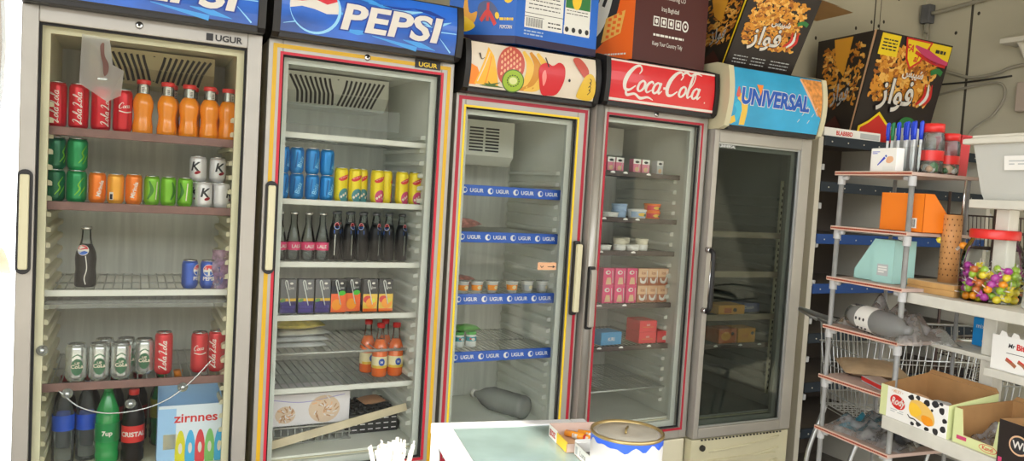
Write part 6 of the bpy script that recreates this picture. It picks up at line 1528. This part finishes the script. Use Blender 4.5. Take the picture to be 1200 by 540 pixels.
# ------------------------------------------------------------------ room shell
def struct(o): o['kind'] = 'structure'; return o
mat('wall_paint', 'c3bda6', .6, vary=.07, scale=2.5, bump=.05, bscale=60)
mat('wall_seam', '4b463c', .8)
mat('wall_hole', '3c362e', .8)
mat('floor_tile', '5f574d', .45, vary=.18, scale=6)
mat('ceiling_paint', 'bdb7a6', .7, vary=.05, scale=2)
mat('pavement', 'b4aa9a', .8, vary=.12, scale=3)
XW = 4.64; YW = 3.30
mb = MB(); mb.box(-.30, YW, 0, XW + .12, YW + .12, 3.2, 'wall_paint')
A = Art(mb, lambda x, z, k: (x, YW - .0004 * k, z))
for x in (4.16, 3.2, 2.2): A.rect(x - .006, 0, x + .006, 3.2, 'wall_seam'); A.k = 1
for q in range(16):
    A.k = 2; A.ell(3.5 + rnd.random() * 1.1, 2.45 + rnd.random() * .6, .010, .012, 'wall_hole', n=8)
A.k = 2; A.ribbon([(4.21, 2.9), (4.22, 2.62), (4.30, 2.55), (4.42, 2.53)], .006, 'wall_seam')
struct(mb.build('wall_back'))
mb = MB(); mb.box(XW, -1.0, 0, XW + .12, YW, 3.2, 'wall_paint')
A = Art(mb, lambda y, z, k: (XW - .0004 * k, y, z))
for y in (2.98, 1.75, .55): A.rect(y - .008, 0, y + .008, 3.2, 'wall_seam'); A.k = 1
for q in range(8):
    A.k = 2; A.ell(1.8 + rnd.random() * 1.3, 2.6 + rnd.random() * .5, .010, .012, 'wall_hole', n=8)
struct(mb.build('wall_right'))
mb = MB(); mb.box(-1.6, -1.0, -.1, XW + .12, YW + .12, 0, 'floor_tile'); struct(mb.build('floor'))
mb = MB(); mb.box(-1.6, -1.0, 3.2, XW + .12, YW + .12, 3.32, 'ceiling_paint'); struct(mb.build('ceiling'))
mb = MB(); mb.box(-1.6, .95, 0, -1.48, YW + .12, 3.2, 'wall_paint'); struct(mb.build('sun_block_wall'))  # unseen; this stretch is placed to keep the sun off the first fridge
mb = MB(); mb.box(-14, -16, -.16, 18, -1.0, -.04, 'pavement'); mb.box(-14, -1, -.16, -1.6, 14, -.04, 'pavement'); struct(mb.build('ground'))
mat('sky_block_render', '8d8478', .85, vary=.2, scale=1.2); mat('sky_block_shutter', '5d6468', .6)
mb = MB(); mb.box(-14, -15, -.04, 18, -14, 5.2, 'sky_block_render')  # unseen building added so the fridge glass reflects less bright sky
for q in range(7): mb.box(-11.5 + q * 4, -14, 0, -8.6 + q * 4, -13.96, 2.8, 'sky_block_shutter')
struct(mb.build('sky_block_wall'))

# ------------------------------------------------------------------ light: daylight from the open shop front
w = bpy.data.worlds.new('daylight'); SC.world = w; w.use_nodes = True
bg = w.node_tree.nodes['Background']; bg.inputs[0].default_value = (.93, .965, 1, 1); bg.inputs[1].default_value = SKY
su = bpy.data.lights.new('sun', 'SUN'); su.energy = SUN; su.angle = R_(.6); su.color = (1, .95, .86)
so = bpy.data.objects.new('sun', su); COL.objects.link(so)
d = Vector(SUN_DIR).normalized()
so.rotation_euler = d.to_track_quat('-Z', 'Y').to_euler(); so.location = (-3, -6, 6)

# ------------------------------------------------------------------ camera
cd = bpy.data.cameras.new('camera'); cam = bpy.data.objects.new('camera', cd); COL.objects.link(cam)
cd.sensor_width = 36; cd.lens = 26.565; cd.clip_start = .02
r = Vector(CAM_R); dn = Vector(CAM_D); fw = Vector(CAM_F)
cam.matrix_world = Matrix(((r.x, -dn.x, -fw.x, 0), (r.y, -dn.y, -fw.y, 0), (r.z, -dn.z, -fw.z, 1.5), (0, 0, 0, 1)))
SC.camera = cam
vs = SC.view_settings
SC.display_settings.display_device = 'sRGB'
vs.view_transform = 'Standard'; vs.look = 'None'; vs.exposure = EXPO; vs.gamma = 1; vs.use_curve_mapping = False
SC.cycles.transparent_max_bounces = 32; SC.cycles.max_bounces = 10
SC.cycles.use_denoising = True
